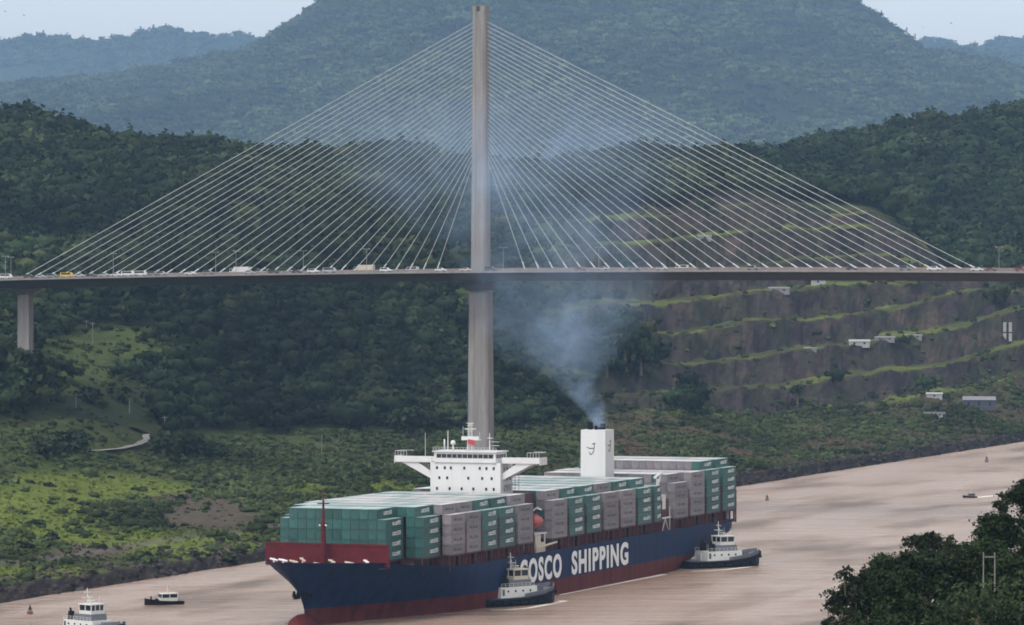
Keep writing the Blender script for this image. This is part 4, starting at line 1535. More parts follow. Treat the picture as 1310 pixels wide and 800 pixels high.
def logo(width):
    """dark brush-like emblem: a hooked stroke crossed by a bar"""
    lm = MB()
    w = width
    hook = [(0.66, 1.0), (0.72, 0.98), (0.74, 0.62), (0.62, 0.22), (0.40, 0.04), (0.22, 0.07), (0.14, 0.28), (0.19, 0.30), (0.26, 0.14), (0.40, 0.11), (0.57, 0.28), (0.67, 0.62)]
    lm.prism([(a * w, b_ * w * 1.25) for a, b_ in hook], -0.03, 0.03)
    bar = [(-0.12, 0.60), (0.25, 0.50), (0.69, 0.54), (0.69, 0.61), (0.25, 0.57), (-0.12, 0.65)]
    lm.prism([(a * w, b_ * w * 1.25) for a, b_ in bar], -0.034, 0.034)
    lm.prism([(0.46 * w, 1.06 * w), (0.54 * w, 1.18 * w), (0.80 * w, 1.22 * w), (0.80 * w, 1.1 * w)], -0.03, 0.03)
    return lm.mesh('emblem', M['letter_dark'])


lg = logo(3.2)
e1 = link('emblem', lg, fun)
e1.location = (fx0 - 0.02 + 0.10, 1.9, 36.6)
e1.rotation_euler = (0, 0, R(-90))
e2 = link('emblem', lg, fun)
e2.location = (104.6, fy0 + 0.02, 37.4)
# white crane and platform in the gap by the funnel
mb = MB()
mb.box(101.6, 110.8, -22.0, -5.0, 12.1, 23.0)
mb.build('deckhouse', M['dark_red'], ship)
mb = MB()
mb.tube((106.5, -19.8, 13.0), (106.5, -19.8, 29.4), 0.45, n=8)
mb.tube((102.2, -20.4, 30.0), (111.6, -19.4, 31.0), 0.5, 0.35, 8)
mb.tube((106.5, -19.8, 26.4), (110.0, -19.6, 30.4), 0.25, n=6)
mb.box(102.4, 105.6, -22.8, -20.6, 20.0, 24.4)
mb.box(102.0, 110.6, -22.9, -21.0, 17.0, 17.4)
mb.path([(102.6, -22.7, 13.2), (105.6, -22.7, 17.0), (108.8, -22.7, 13.2)], 0.14)
mb.tube((110.2, -22.6, 13.2), (110.2, -22.6, 20.4), 0.14, n=6)
mb.build('deck_crane', M['ship_white'], ship)
# open mooring deck at the stern, dark red pillars and a pale fitting
mb = MB()
mb.box(172.0, 176.8, -21.0, 21.0, 13.0, 16.3)
for y in (-21.5, -14, -7, 0, 7, 14, 21.5):
    mb.box(177.0, 177.6, y - 0.3, y + 0.3, 12.2, 24.0)
mb.box(176.9, 177.7, -22.0, 22.0, 19.2, 19.5)
mb.box(176.9, 177.7, -22.0, 22.0, 24.0, 24.3)
mb.build('stern_frame', M['dark_red'], ship)
MB().box(172.6, 176.0, -22.4, -21.1, 13.3, 15.8).build('stern_fitting', M['letter_white'], ship)

# ------------------------------------------------------------------ containers, every visible box its own object
def cont_mesh(L, kind):
    mb = MB()
    W, H = 2.46, 2.70
    mb.box(0.06, L - 0.06, 0.06, W - 0.06, 0.05, H - 0.04)                 # panels
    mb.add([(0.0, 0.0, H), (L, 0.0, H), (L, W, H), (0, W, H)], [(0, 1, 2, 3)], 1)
    for x in (0, L - 0.18):
        for y in (0, W - 0.18):
            mb.box(x, x + 0.18, y, y + 0.18, 0.0, H - 0.002)
    for y in (0.0, W - 0.12):
        mb.box(0.18, L - 0.18, y, y + 0.12, 0.0, 0.16)
        mb.box(0.18, L - 0.18, y, y + 0.12, H - 0.12, H - 0.002)
    for x in (0.0, L - 0.12):
        mb.box(x, x + 0.12, 0.18, W - 0.18, 0.0, 0.16)
        mb.box(x, x + 0.12, 0.18, W - 0.18, H - 0.14, H - 0.002)
    for y in (0.55, 0.95, 1.45, 1.85):                                    # door bars
        mb.box(0.01, 0.055, y, y + 0.06, 0.2, H - 0.2)
    k = int(L / 0.55)
    for i in range(1, k):                                                  # corrugation
        x = L * i / k
        mb.box(x - 0.06, x + 0.06, 0.02, 0.058, 0.17, H - 0.13)
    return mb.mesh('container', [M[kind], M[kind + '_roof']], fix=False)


def mark_mesh(L, kind, seed):
    """the worn, unreadable white or dark lettering on a container's side"""
    r = random.Random(seed)
    mb = MB()
    if kind == 'teal':
        x, n_ = L * 0.40, 8
        hh, wstep = 0.85, L * 0.06
    else:
        x, n_ = L * 0.24, 7
        hh, wstep = 0.62, L * 0.075
    mb.box(x, x + wstep * (n_ - 0.25), -0.02, -0.004, 1.0, 1.12)
    for i in range(n_):
        if kind == 'grey' and i in (2, 4):
            x += wstep
            continue
        zb = 1.05 + (0.22 if i > n_ / 2 and kind == 'teal' else 0) + r.uniform(-.03, .03)
        mb.box(x, x + wstep * 0.24, -0.03, -0.005, zb, zb + hh)
        if r.random() > 0.25:
            mb.box(x, x + wstep * 0.75, -0.032, -0.006, zb + hh - 0.22, zb + hh)
        if r.random() > 0.4:
            mb.box(x, x + wstep * 0.75, -0.034, -0.007, zb, zb + 0.2)
        if r.random() > 0.5:
            mb.box(x + wstep * 0.52, x + wstep * 0.75, -0.036, -0.008, zb, zb + hh)
        x += wstep
    return mb.mesh('side_marking', M['letter_white'] if kind == 'teal' else M['letter_dark'], fix=False)


rnd = random.Random(5)
bay_no = [k for k in range(len(BAYS))]


def bay_name(k):
    if k <= 6:
        return f'{ordinal(k + 1)} bay from the bow'
    if k <= 13:
        return f'{ordinal(k - 6)} bay aft of the bridge house'
    return f'{ordinal(k - 13)} bay aft of the funnel'


boxes = {}
for k, (x0, x1, c, tout, tin, cut) in enumerate(BAYS):
    run = None
    for r_ in range(cut, NROW - cut):
        edge = r_ == cut or r_ == NROW - 1 - cut
        edge2 = r_ == cut + 1 or r_ == NROW - 2 - cut
        tiers = tout if edge else tin
        if k >= 15 and not edge and not edge2 and r_ > cut + 1:
            tiers = tin + (1 if k == 15 and False else 0)
        if k == 14 and r_ in (cut,):
            tiers = 4
        for t_ in range(tiers):
            if edge or k <= 1:
                col = c
            elif edge2:
                col = c if rnd.random() > 0.15 else ('teal' if c == 'grey' else 'grey')
            else:
                if run is None or rnd.random() < 0.28:
                    run = 'teal' if rnd.random() < (0.5 if k < 13 else 0.25) else 'grey'
                col = run
            if k >= 14 and not edge and not (edge2 and c == 'teal'):
                col = 'grey' if rnd.random() > 0.06 else 'teal'
            if k in (3, 10) and edge2:
                col = 'grey'
            if k >= 16 and edge2:
                col = 'teal'
            boxes[(k, r_, t_)] = col
cand = []
for (k, r_, t_), col in boxes.items():
    x0, x1 = BAYS[k][0], BAYS[k][1]
    vis = 0.0
    if (k, r_ - 1, t_) not in boxes:
        vis += (x1 - x0) * TH * 0.35
    if (k, r_, t_ + 1) not in boxes:
        vis += (x1 - x0) * RW * 0.055
    pk = k - 1
    gap = pk < 0 or BAYS[pk][1] < x0 - 6
    if (pk, r_, t_) not in boxes or gap:
        lowfront = (pk, r_, t_ - 1) in boxes
        vis += RW * TH * 0.9 * (0.85 if (pk < 0 or lowfront or t_ >= 4 or (pk, r_ - 1, t_) not in boxes) else 0.3)
    if k in (7,) and r_ > 2:
        vis *= 0.5
    exposed = vis > 0 or (k, r_ + 1, t_) not in boxes or (k + 1, r_, t_) not in boxes
    if exposed:
        cand.append((vis, k, r_, t_, col))
cand.sort(key=lambda c: -c[0])
cm, mm = {}, {}
rest = {'teal': [], 'grey': []}
R3 = ship.matrix_world.copy()
rotS = Matrix.Rotation(SA, 4, 'Z')
for n_i, (vis, k, r_, t_, col) in enumerate(cand):
    x0, x1 = BAYS[k][0], BAYS[k][1]
    y = -NROW * RW / 2 + r_ * RW + 0.06
    z = ZB + t_ * TH
    if n_i >= 300:
        rest[col].append((x0, x1, y, z))
        continue
    key = (round(x1 - x0, 2), col)
    if key not in cm:
        cm[key] = cont_mesh(x1 - x0, col)
    o = link('shipping_container', cm[key])
    P = SO + rotS @ Vector((x0, y, z))
    o.location = P
    o.rotation_euler = (0, 0, SA)
    cname = 'teal' if col == 'teal' else 'grey'
    if r_ == BAYS[k][5]:
        lab = f'{cname} container, {ordinal(t_ + 1)} tier of the outermost near stack, {bay_name(k)}'
    else:
        lab = f'{cname} container, {ordinal(t_ + 1)} tier, {ordinal(r_ - BAYS[k][5] + 1)} row inboard, {bay_name(k)}'
    tag(o, lab, 'container', 'containers stacked on the ship')
    if (k, r_ - 1, t_) not in boxes:
        v = rnd.randrange(4)
        mk = (key, v)
        if mk not in mm:
            mm[mk] = mark_mesh(x1 - x0, col, v * 7 + len(mm))
        link('side_marking', mm[mk], o)
mb = MB()
for ci, col in enumerate(('teal', 'grey')):
    for (x0, x1, y, z) in rest[col]:
        mb.box(x0, x1, y, y + 2.46, z, z + 2.69, ci)
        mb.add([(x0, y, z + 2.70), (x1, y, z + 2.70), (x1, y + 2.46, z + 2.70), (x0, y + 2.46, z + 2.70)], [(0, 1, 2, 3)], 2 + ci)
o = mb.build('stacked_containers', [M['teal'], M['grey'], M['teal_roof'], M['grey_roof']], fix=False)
o.location = SO
o.rotation_euler = (0, 0, SA)
tag(o, 'the remaining teal and grey containers packed between the visible ones', 'containers', 'containers stacked on the ship', 'stuff')

# ------------------------------------------------------------------ tugs and small craft
def tug(label, loc, rz, scale=1.0, cream=False):
    t = thing('tugboat', label, 'tugboat', loc, rz, 'tugs working round the ship')
    t.scale = (scale,) * 3
    # hull: x forward, 29 m long
    st = [(-14.5, 3.6, 2.4), (-13.5, 4.7, 2.35), (-8, 5.3, 2.2), (0, 5.5, 2.3), (7, 5.2, 2.9), (11, 4.2, 3.6), (13.4, 2.5, 4.1), (14.6, 0.6, 4.4)]
    mb = MB()
    rings = [[(x, -h * 0.82, -0.6), (x, -h, 0.9), (x, -h, zt), (x, h, zt), (x, h, 0.9), (x, h * 0.82, -0.6)] for x, h, zt in st]
    mb.loft(rings)
    hull = mb.build('hull', M['tug_navy'], t)
    mb = MB()
    for s in (-1, 1):
        for (a, b_) in zip(st[:-1], st[1:]):
            mb.tube((a[0], s * (a[1] + 0.12), a[2] - 0.35), (b_[0], s * (b_[1] + 0.12), b_[2] - 0.35), 0.38, n=8)
    mb.tube((14.7, -1.0, 4.0), (14.7, 1.0, 4.0), 0.7, n=10)
    mb.tube((14.4, -1.8, 3.0), (14.4, 1.8, 3.0), 0.6, n=10)
    for k in range(7):
        for s in (-1, 1):
            x = -11 + k * 3.2
            h = float(np.interp(x, [p[0] for p in st], [p[1] for p in st]))
            mb.tube((x, s * (h + 0.1), 1.1), (x, s * (h + 0.45), 1.1), 0.62, n=10)
    mb.build('fender', M['dark'], t)
    mb = MB()
    for (a, b_) in zip(st[:-1], st[1:]):
        mb.add([(a[0], -a[1] + .3, a[2] + .02), (b_[0], -b_[1] + .3, b_[2] + .02), (b_[0], b_[1] - .3, b_[2] + .02), (a[0], a[1] - .3, a[2] + .02)], [(0, 1, 2, 3)])
    mb.build('deck', M['tug_deck'], t)
    mb = MB()          # bulwark round the fore deck
    for s in (-1, 1):
        for (a, b_) in zip(st[3:-1], st[4:]):
            mb.add([(a[0], s * a[1], a[2]), (b_[0], s * b_[1], b_[2]), (b_[0], s * (b_[1] + .1), b_[2] + 1.1), (a[0], s * (a[1] + .1), a[2] + 1.0),
                    (a[0], s * (a[1] - .25), a[2]), (b_[0], s * max(0, b_[1] - .25), b_[2]), (b_[0], s * max(0.02, b_[1] - .2), b_[2] + 1.1), (a[0], s * (a[1] - .2), a[2] + 1.0)],
                   [(0, 1, 2, 3), (7, 6, 5, 4), (3, 2, 6, 7), (0, 3, 7, 4), (1, 5, 6, 2)])
    mb.build('bulwark', M['tug_deck'], t)
    house_ = MB().box(-7.2, 6.2, -3.7, 3.7, 2.25, 5.1, top=(0.97, 0.95)).build('deckhouse', M['tug_white'], t)
    for s in (-1, 1):
        for k in range(4):
            MB().tube((-4.6 + k * 2.7, s * 3.52, 4.0), (-4.6 + k * 2.7, s * 3.72, 4.0), 0.3, n=10).build('porthole', M['glass'], house_)
        MB().box(-6.7, -5.9, s * 3.6 - 0.06, s * 3.6 + 0.12 * s + 0.06, 2.6, 4.6).build('door', M['tug_deck'], house_)
    MB().box(-3.5, 4.8, -2.9, 2.9, 5.12, 6.9, top=(0.95, 0.92)).build('upper_house', M['tug_deck'], t)
    w_ = MB()
    w_.box(-1.4, 4.0, -2.35, 2.35, 6.92, 7.9)
    w_.box(-1.6, 4.3, -2.55, 2.55, 9.5, 9.85)
    for (x, y) in ((-1.35, -2.3), (-1.35, 2.3), (3.95, -2.3), (3.95, 2.3), (3.95, -0.8), (3.95, 0.8), (1.3, -2.3), (1.3, 2.3), (-1.35, 0)):
        w_.box(x - 0.11, x + 0.11, y - 0.11, y + 0.11, 7.9, 9.5)
    w_ = w_.build('wheelhouse', M['tug_cream'] if cream else M['tug_white'], t)
    MB().box(-1.25, 3.85, -2.2, 2.2, 7.92, 9.48).build('window', M['glass'], w_)
    mb = MB()
    mb.tube((-0.4, 0, 9.85), (-0.6, 0, 14.2), 0.22, 0.1, 8)
    mb.box(-0.8, -0.2, -1.9, 1.9, 11.4, 11.6)
    mb.box(-0.7, -0.3, -1.2, 1.2, 12.9, 13.05)
    mb.tube((0.6, 0, 9.85), (-0.45, 0, 12.4), 0.1, n=5)
    mb.build('mast', M['tug_white'], t)
    mb = MB()
    mb.box(1.0, 1.5, -1.1, 1.1, 10.45, 10.75)
    mb.tube((1.25, 0, 9.85), (1.25, 0, 10.5), 0.18, n=6)
    mb.build('radar', M['tug_white'], t)
    for y in (-1.6, 1.6):
        MB().tube((2.8, y, 9.85), (2.8, y, 12.1), 0.05, n=5).build('aerial', M['tug_white'], t)
    for s in (-1, 1):
        mb = MB()
        mb.box(-5.6, -3.9, s * 2.5 - 0.7, s * 2.5 + 0.7, 5.12, 7.5, top=(0.75, 0.85))
        mb.tube((-4.9, s * 2.5, 7.5), (-5.2, s * 2.5, 8.4), 0.32, n=8)
        mb.build('funnel', M['dark'], t)
    mb = MB()
    mb.tube((8.8, -1.5, 4.1), (8.8, 1.5, 4.1), 0.85, n=12)
    mb.box(7.8, 9.8, -1.9, -1.55, 3.1, 4.9)
    mb.box(7.8, 9.8, 1.55, 1.9, 3.1, 4.9)
    mb.build('winch', M['tug_deck'], t)
    mb = MB()
    for s in (-1, 1):
        for k in range(9):
            x = -7.0 + k * 1.5
            mb.tube((x, s * 3.5, 5.1), (x, s * 3.5, 6.1), 0.05, n=4)
        mb.tube((-7, s * 3.5, 6.1), (5, s * 3.5, 6.1), 0.05, n=4)
        mb.tube((-7, s * 3.5, 5.6), (5, s * 3.5, 5.6), 0.04, n=4)
    mb.path([(-8.2, -1.6, 2.3), (-8.2, -1.6, 4.4), (-8.2, 1.6, 4.4), (-8.2, 1.6, 2.3)], 0.2)
    mb.build('railing', M['tug_white'], t)
    return t


def on_water(px, py, z=0):
    Y = F * (CAMZ - z) / (py - HY)
    return Vector(((px - CX) / F * Y, Y, z))


w1 = on_water(655, 774)
tug('navy and white tug pushing at the middle of the ship under the hull lettering', w1, R(42), 1.04, True)
w2 = on_water(921, 725.5)
tug('navy and white tug at the stern of the ship', w2, R(33), 1.02)
w3 = on_water(113, 816)
tug('white tug with square wheelhouse coming into view at the bottom edge', w3, R(-45), 0.9)
foam = mat('foam', (0.62, 0.55, 0.48), 0.8, noise=0.2, scale=0.5)


def small_boat(label, cat, loc, rz, L=11.0, canopy=True, dark=False):
    t = thing('pilot_boat' if canopy else 'launch', label, cat, loc, rz)
    k = L / 11.0
    mb = MB()
    st = [(-5.5, 1.5, 0.9), (-3, 1.75, 0.95), (1.5, 1.7, 1.2), (4.0, 1.1, 1.6), (5.5, 0.1, 1.9)]
    mb.loft([[(x * k, -h * 0.7 * k, -0.3), (x * k, -h * k, zt * k), (x * k, h * k, zt * k), (x * k, h * 0.7 * k, -0.3)] for x, h, zt in st])
    mb.build('hull', M['dark'] if True else M['tug_navy'], t)
    mb = MB()
    mb.box(-3.6 * k, 1.2 * k, -1.35 * k, 1.35 * k, 1.0 * k, 1.9 * k)
    mb.box(-3.8 * k, 1.0 * k, -1.45 * k, 1.45 * k, 2.9 * k, 3.1 * k)
    for x in (-3.6, -1.3, 0.9):
        for y in (-1.3, 1.3):
            mb.box((x - .08) * k, (x + .08) * k, (y - .08) * k, (y + .08) * k, 1.9 * k, 2.9 * k)
    c = mb.build('cabin', M['tug_deck'] if dark else M['tug_white'], t)
    MB().box(-3.45 * k, 1.05 * k, -1.25 * k, 1.25 * k, 1.91 * k, 2.89 * k).build('window', M['glass'], c)
    mb = MB()
    mb.tube((-1.0 * k, 0, 3.1 * k), (-1.0 * k, 0, 5.2 * k), 0.05, n=5)
    mb.tube((-1.3 * k, -.5 * k, 4.0 * k), (-1.3 * k, .5 * k, 4.0 * k), 0.06, n=5)
    mb.build('aerial', M['tug_white'], t)
    mb = MB()
    mb.tube((2.0 * k, -0.5 * k, 1.3 * k), (2.0 * k, 0.5 * k, 1.3 * k), 0.45 * k, n=8)
    mb.tube((3.6 * k, 0, 1.5 * k), (3.6 * k, 0, 2.4 * k), 0.2 * k, n=6)
    mb.build('deck_gear', M['dark'], t)


small_boat('small dark launch with white cabin near the left bank', 'boat', on_water(209, 774), R(205), 11.5)
small_boat('tiny dark motorboat trailing a pale wake on the open water at right', 'boat', on_water(1241, 637), R(190), 6.2, False, True)


def wake(label, pts, w0, w1_):
    pts = [on_water(*p) for p in pts]
    mb = MB()
    v = []
    for i, p in enumerate(pts):
        d = pts[min(i + 1, len(pts) - 1)] - pts[max(i - 1, 0)]
        d.normalize()
        s = Vector((-d.y, d.x, 0)) * (w0 + (w1_ - w0) * i / (len(pts) - 1)) * random.uniform(0.7, 1.2)
        v += [p + s + Vector((0, 0, 0.02)), p - s + Vector((0, 0, 0.02))]
    mb.add(v, [(2 * i, 2 * i + 1, 2 * i + 3, 2 * i + 2) for i in range(len(pts) - 1)])
    o = mb.build('foam', foam, fix=False)
    tag(o, label, 'foam', kind='stuff')


wake('thin pale wake behind the tiny motorboat', [(1248, 637), (1256, 636.2), (1264, 635.2), (1274, 634.4), (1284, 634.0)], 1.0, 2.4)


wake('pale broken foam along the waterline below the hull lettering', [(716, 761.5), (745, 755.8), (780, 748.9), (815, 742.0), (850, 735.2)], 0.5, 1.0)
wake('pale wash behind the tug at the middle of the ship', [(628, 781), (650, 780.5), (675, 778.5), (700, 774), (722, 769)], 0.5, 1.2)
wake('pale wash along the tug at the stern of the ship', [(884, 731), (905, 730.6), (930, 729), (955, 726), (975, 722.5)], 0.5, 1.2)


def buoy(label, px, py, h):
    t = thing('channel_buoy', label, 'buoy', on_water(px, py), 0, 'channel buoys')
    mb = MB()
    mb.tube((0, 0, -0.2), (0, 0, 0.55 * h * 0.4), h * 0.34, h * 0.32, 12)
    mb.build('float', M['buoy_red'], t)
    mb = MB()
    for a in range(4):
        c, s = math.cos(a * math.pi / 2 + .4), math.sin(a * math.pi / 2 + .4)
        mb.tube((c * h * 0.26, s * h * 0.26, h * 0.2), (c * h * 0.07, s * h * 0.07, h * 0.8), h * 0.04, n=5)
    mb.tube((0, 0, h * 0.5), (0, 0, h), h * 0.1, h * 0.05, 8)
    mb.build('tower', M['dark'], t)


buoy('dark channel buoy near the left bank, left of the white tug', 38, 786, 2.5)
buoy('dark channel buoy on the water just right of the ship\'s stern', 981.5, 640.5, 2.4)
buoy('dark channel buoy farthest up the channel at right', 1262.5, 591, 2.8)

# ------------------------------------------------------------------ things on the far bank
def ground(px, py):
    return row_at(px, py)


def pole(px, pyb, pyt, label, arm=True):
    p = ground(px, pyb)
    h = (pyb - pyt) / F * p.y
    t = thing('utility_pole', label, 'utility pole', p, BA, 'poles on the far bank')
    mb = MB()
    mb.tube((0, 0, -1), (0, 0, h), 0.22, 0.15, 6)
    mb.build('shaft', M['pole_wood'], t)
    if arm:
        mb = MB()
        mb.box(-1.3, 1.3, -0.08, 0.08, h - 0.9, h - 0.7)
        mb.build('crossarm', M['pole_wood'], t)


pole(118.5, 444, 412, 'pale pole standing on the grassy slope right of the bridge pier')
pole(110.5, 424, 409, 'short pale pole farther back, just left of the slope\'s tall pole')
pole(97, 524, 503, 'pale pole on the scrubby hillside above the dirt road')
pole(165.5, 530, 510, 'dim pole at the top of the dirt road', False)
pole(210.5, 552, 532, 'pale pole to the right of the dirt road bend')
pole(411, 425, 396, 'pale bare pole in the dark wood under the bridge', False)
pole(411.5, 588, 556, 'thin pole in the scrub behind the ship\'s bow', False)


def shed(px0, px1, pyt, pyb, label, m, roof, depth=6.0, pitched=True):
    p0 = ground((px0 + px1) / 2, pyb)
    w = (px1 - px0) / F * p0.y
    h = 0.85 * (pyb - pyt) / F * p0.y
    t = thing('shed', label, 'shed', p0 + Vector((0, 3.0, 0.9)), BA * 0.3, 'sheds and huts on the quarry benches')
    body = MB().box(-w / 2, w / 2, 0, depth, -1.5, h * 0.72).build('wall', m, t)
    if pitched:
        mb = MB()
        mb.prism([(-0.5, h * 0.72 + 0.01), (depth + 0.5, h * 0.72 + 0.01), (depth / 2, h + 0.3)], -w / 2 - 0.4, w / 2 + 0.4, axis='x')
    else:
        mb = MB()
        mb.box(-w / 2 - 0.3, w / 2 + 0.3, -0.4, depth + 0.4, h * 0.72 + 0.01, h)
    mb.build('roof', roof, t)
    n_ = max(1, int(w / 5))
    for i in range(n_):
        x = -w / 2 + (i + 0.5) * w / n_
        MB().box(x - 0.6, x + 0.6, -0.06, 0.05, h * 0.2, h * 0.55).build('window', M['glass'], t)


shed(1087, 1113, 436, 444, 'long white shed on the middle quarry bench', M['shed_white'], M['shed_white'])
shed(1120, 1145, 432, 437.5, 'low grey shed next to the long white shed', M['shed_grey'], M['shed_white'], 6, False)
shed(1157, 1180, 429, 435, 'low pale shed at the right end of the shed row', M['shed_grey'], M['shed_white'], 6, False)
shed(1029, 1045, 446, 451, 'small pale hut at the left of the middle bench', M['shed_grey'], M['shed_white'], 5, False)
shed(1186, 1206, 504, 511, 'white hut at the foot of the quarry', M['shed_white'], M['shed_white'], 5)
shed(1233, 1274, 508, 524, 'wide slate blue building at the foot of the quarry', M['shed_blue'], M['shed_grey'], 9)
shed(1183, 1210, 529, 535, 'low pale hut among scrub below the slate blue building', M['shed_white'], M['shed_grey'], 5, False)
shed(984, 1010, 368, 376, 'pale low structure on the top bench under the deck', M['shed_grey'], M['shed_white'], 5, False)
shed(1038, 1056, 357, 365, 'small white cabin directly below the bridge deck', M['shed_white'], M['shed_white'], 5)
shed(893, 910, 302, 308, 'pale hut on the upper bench seen between the stays', M['shed_grey'], M['shed_white'], 5, False)
# range marker: two tall white boards crossed by a dark gap
p = ground(1289, 438)
t = thing('range_marker', 'pair of tall white range boards on the terraced slope at right', 'range marker', p, 0)
s_ = p.y / F
for x in (-3.6, 3.6):
    mb = MB()
    mb.box((x - 2.0) * s_, (x + 2.0) * s_, -0.15, 0.15, 0.5, 11.5 * s_)
    mb.box((x - 2.0) * s_, (x + 2.0) * s_, -0.15, 0.15, 13.2 * s_, 25.5 * s_)
    mb.build('board', M['shed_white'], t)
mb = MB()
for x in (-3.6, 3.6):
    mb.box((x - 0.4) * s_, (x + 0.4) * s_, 0.16, 0.5, -1, 25 * s_)
for z in (6, 12.3, 20):
    mb.box(-5.6 * s_, 5.6 * s_, 0.51, 0.7, (z - 0.3) * s_, (z + 0.3) * s_)
mb.build('frame', M['dark'], t)

# trees and bushes one can tell apart on the far bank
g2 = np.random.default_rng(21)
MIDTREE = []
for k in range(4):
    cmn, C = crown_mesh('crown', g2, 14, 60, 0.13, 0.8, tint=(0.024, 0.036, 0.017))
    MIDTREE.append((cmn, C))
tr_cache = {}


def tree(px, pyb, pyt, wpx, label, group, vi, name='tree'):
    p = ground(px, pyb)
    s = p.y / F
    rad, H = wpx / 2 * s, (pyb - pyt) * s
    t = thing(name, label, 'tree', p, vi * 1.7, group)
    cmn, C = MIDTREE[vi % 4]
    cr = link('crown', cmn, t)
    hz = max(H - rad * 0.85, rad * 0.5)
    cr.location = (0, 0, hz)
    cr.scale = (rad, rad, min(rad * 1.1, H * 0.55))
    link('trunk', trunk_mesh('trunk', C, hz, 0.05 * H + 0.1, rad * 0.8), t)


TREES = [(8, 520, 470, 44, 'dark rounded tree at the photo\'s left edge, below the bridge pier'), (34, 500, 452, 40, 'dark tree hiding the foot of the left bridge pier'),
         (30, 512, 440, 58, 'big dark tree in front of the left bridge pier'), (16, 470, 425, 34, 'dark tree standing just left of the bridge pier'), (60, 512, 476, 40, 'dark spreading tree at the right foot of the left pier'),
         (110, 512, 486, 40, 'dark spreading tree below the grassy slope'), (150, 512, 488, 38, 'dark low tree at the lower edge of the grassy slope'),
         (212, 590, 548, 44, 'dark bushy tree right beside the dirt road bend'), (240, 588, 545, 52, 'largest dark bushy tree right of the dirt road'), (272, 586, 556, 44, 'dark bushy tree farthest right of the dirt road bend'),
         (92, 580, 540, 50, 'dark clump of a tree left of the dirt road'), (60, 588, 552, 44, 'dark round tree on the scrubby hillside left of the road'),
         (800, 480, 418, 46, 'dark bushy tree in the smoke haze left of the quarry'), (820, 480, 432, 36, 'smaller dark tree leaning on the one in the smoke'), (776, 482, 440, 34, 'dim green tree left of the funnel smoke'),
         (560, 520, 478, 44, 'broad tree at the foot of the wood left of the pylon'), (520, 560, 515, 46, 'dark low tree at the wood edge behind the bridge wing'),
         (890, 532, 508, 36, 'dark low tree in a hollow at the quarry foot'), (1020, 520, 490, 18, 'thin dark tree climbing the lower quarry face')]
for k, (px, pb, pt, w, lab) in enumerate(TREES):
    tree(px, pb, pt, w, lab, 'trees on the far bank', k)

# bushes dotted over the meadow
BUSHP = [(62, 622, 18), (38, 618, 12), (92, 630, 10), (142, 612, 9), (66, 645, 12), (93, 642, 16), (108, 646, 14), (156, 650, 12), (170, 650, 14), (178, 628, 16), (204, 652, 18), (216, 652, 12), (45, 673, 24), (24, 658, 16),
         (30, 700, 28), (62, 692, 24), (128, 702, 18), (208, 702, 12), (186, 712, 14), (246, 712, 16), (266, 712, 12), (290, 718, 18), (306, 706, 14), (232, 640, 18), (248, 632, 22), (270, 622, 24), (300, 615, 20), (322, 655, 12),
         (340, 640, 18), (365, 632, 18), (420, 622, 18), (450, 606, 20), (482, 618, 16), (505, 600, 18), (350, 600, 24), (390, 604, 20), (118, 735, 16), (60, 728, 16)]
BM = [crown_mesh('bush', g2, 7, 40, 0.2, 0.55, 0.75, (0.24, 0.42), tint=tn)[0] for tn in ((0.026, 0.037, 0.017), (0.030, 0.042, 0.018), (0.036, 0.048, 0.021), (0.024, 0.033, 0.017))]
for k, (px, pb, w) in enumerate(BUSHP):
    p = ground(px, pb)
    s = p.y / F
    o = link('bush', BM[k % 4])
    r_ = w / 2 * s
    o.location = p + Vector((0, 0, r_ * 0.3))
    o.rotation_euler = (0, 0, k * 1.3)
    o.scale = (r_ * (1.1 + 0.5 * ((k * 7) % 5) / 4), r_ * (0.8 + 0.6 * ((k * 3) % 4) / 3), r_ * (0.65 + 0.5 * ((k * 5) % 7) / 6))
    tag(o, 'dark green rounded bush dotted on the meadow of the left bank', 'bush', 'bushes on the left bank meadow')

# ------------------------------------------------------------------ near hillside at right with its trees
hx = np.arange(14, 150, 2.0)
hy = np.arange(150, 760, 6.0)
HX, HYg = np.meshgrid(hx, hy)


def hill_z(X, Y):
    X, Y = np.asarray(X, float), np.asarray(Y, float)
    z = 63.5 / (1 + np.exp(-(X - 31 - 0.02 * (Y - 430)) / 6.5)) * (1 - sstep(462, 650, Y)) * (0.35 + 0.65 * sstep(180, 400, Y))
    z = z + 2.6 * np.exp(-((X - 47.2) / 2.4) ** 2 - ((Y - 451) / 15) ** 2)
    return z - 1.5 + 1.2 * (fbm(X / 9, Y / 9, 200, 3) - 0.5)


HZ = hill_z(HX, HYg)
ii = np.arange(HX.size).reshape(HX.shape)
q = np.stack([ii[:-1, :-1], ii[:-1, 1:], ii[1:, 1:], ii[1:, :-1]], -1).reshape(-1, 4)
nh = fbm(HX / 5, HYg / 7, 210, 4)
tint = lerp(np.zeros(HX.shape + (3,)) + np.array((0.024, 0.028, 0.014)), (0.10, 0.075, 0.045), sstep(0.62, 0.75, nh))
dd = np.hypot((HX - 47.3) / 3.4, (HYg - 448) / 30)
tint = lerp(tint, (0.15, 0.108, 0.065), 1 - sstep(0.25, 0.5, dd + 0.5 * (nh - 0.5)))
o = link('hillside', np_mesh('hillside', np.stack([HX, HYg, HZ], -1).reshape(-1, 3), q, M['terrain'], tint.reshape(-1, 3), smooth=True))
tag(o, kind='structure')

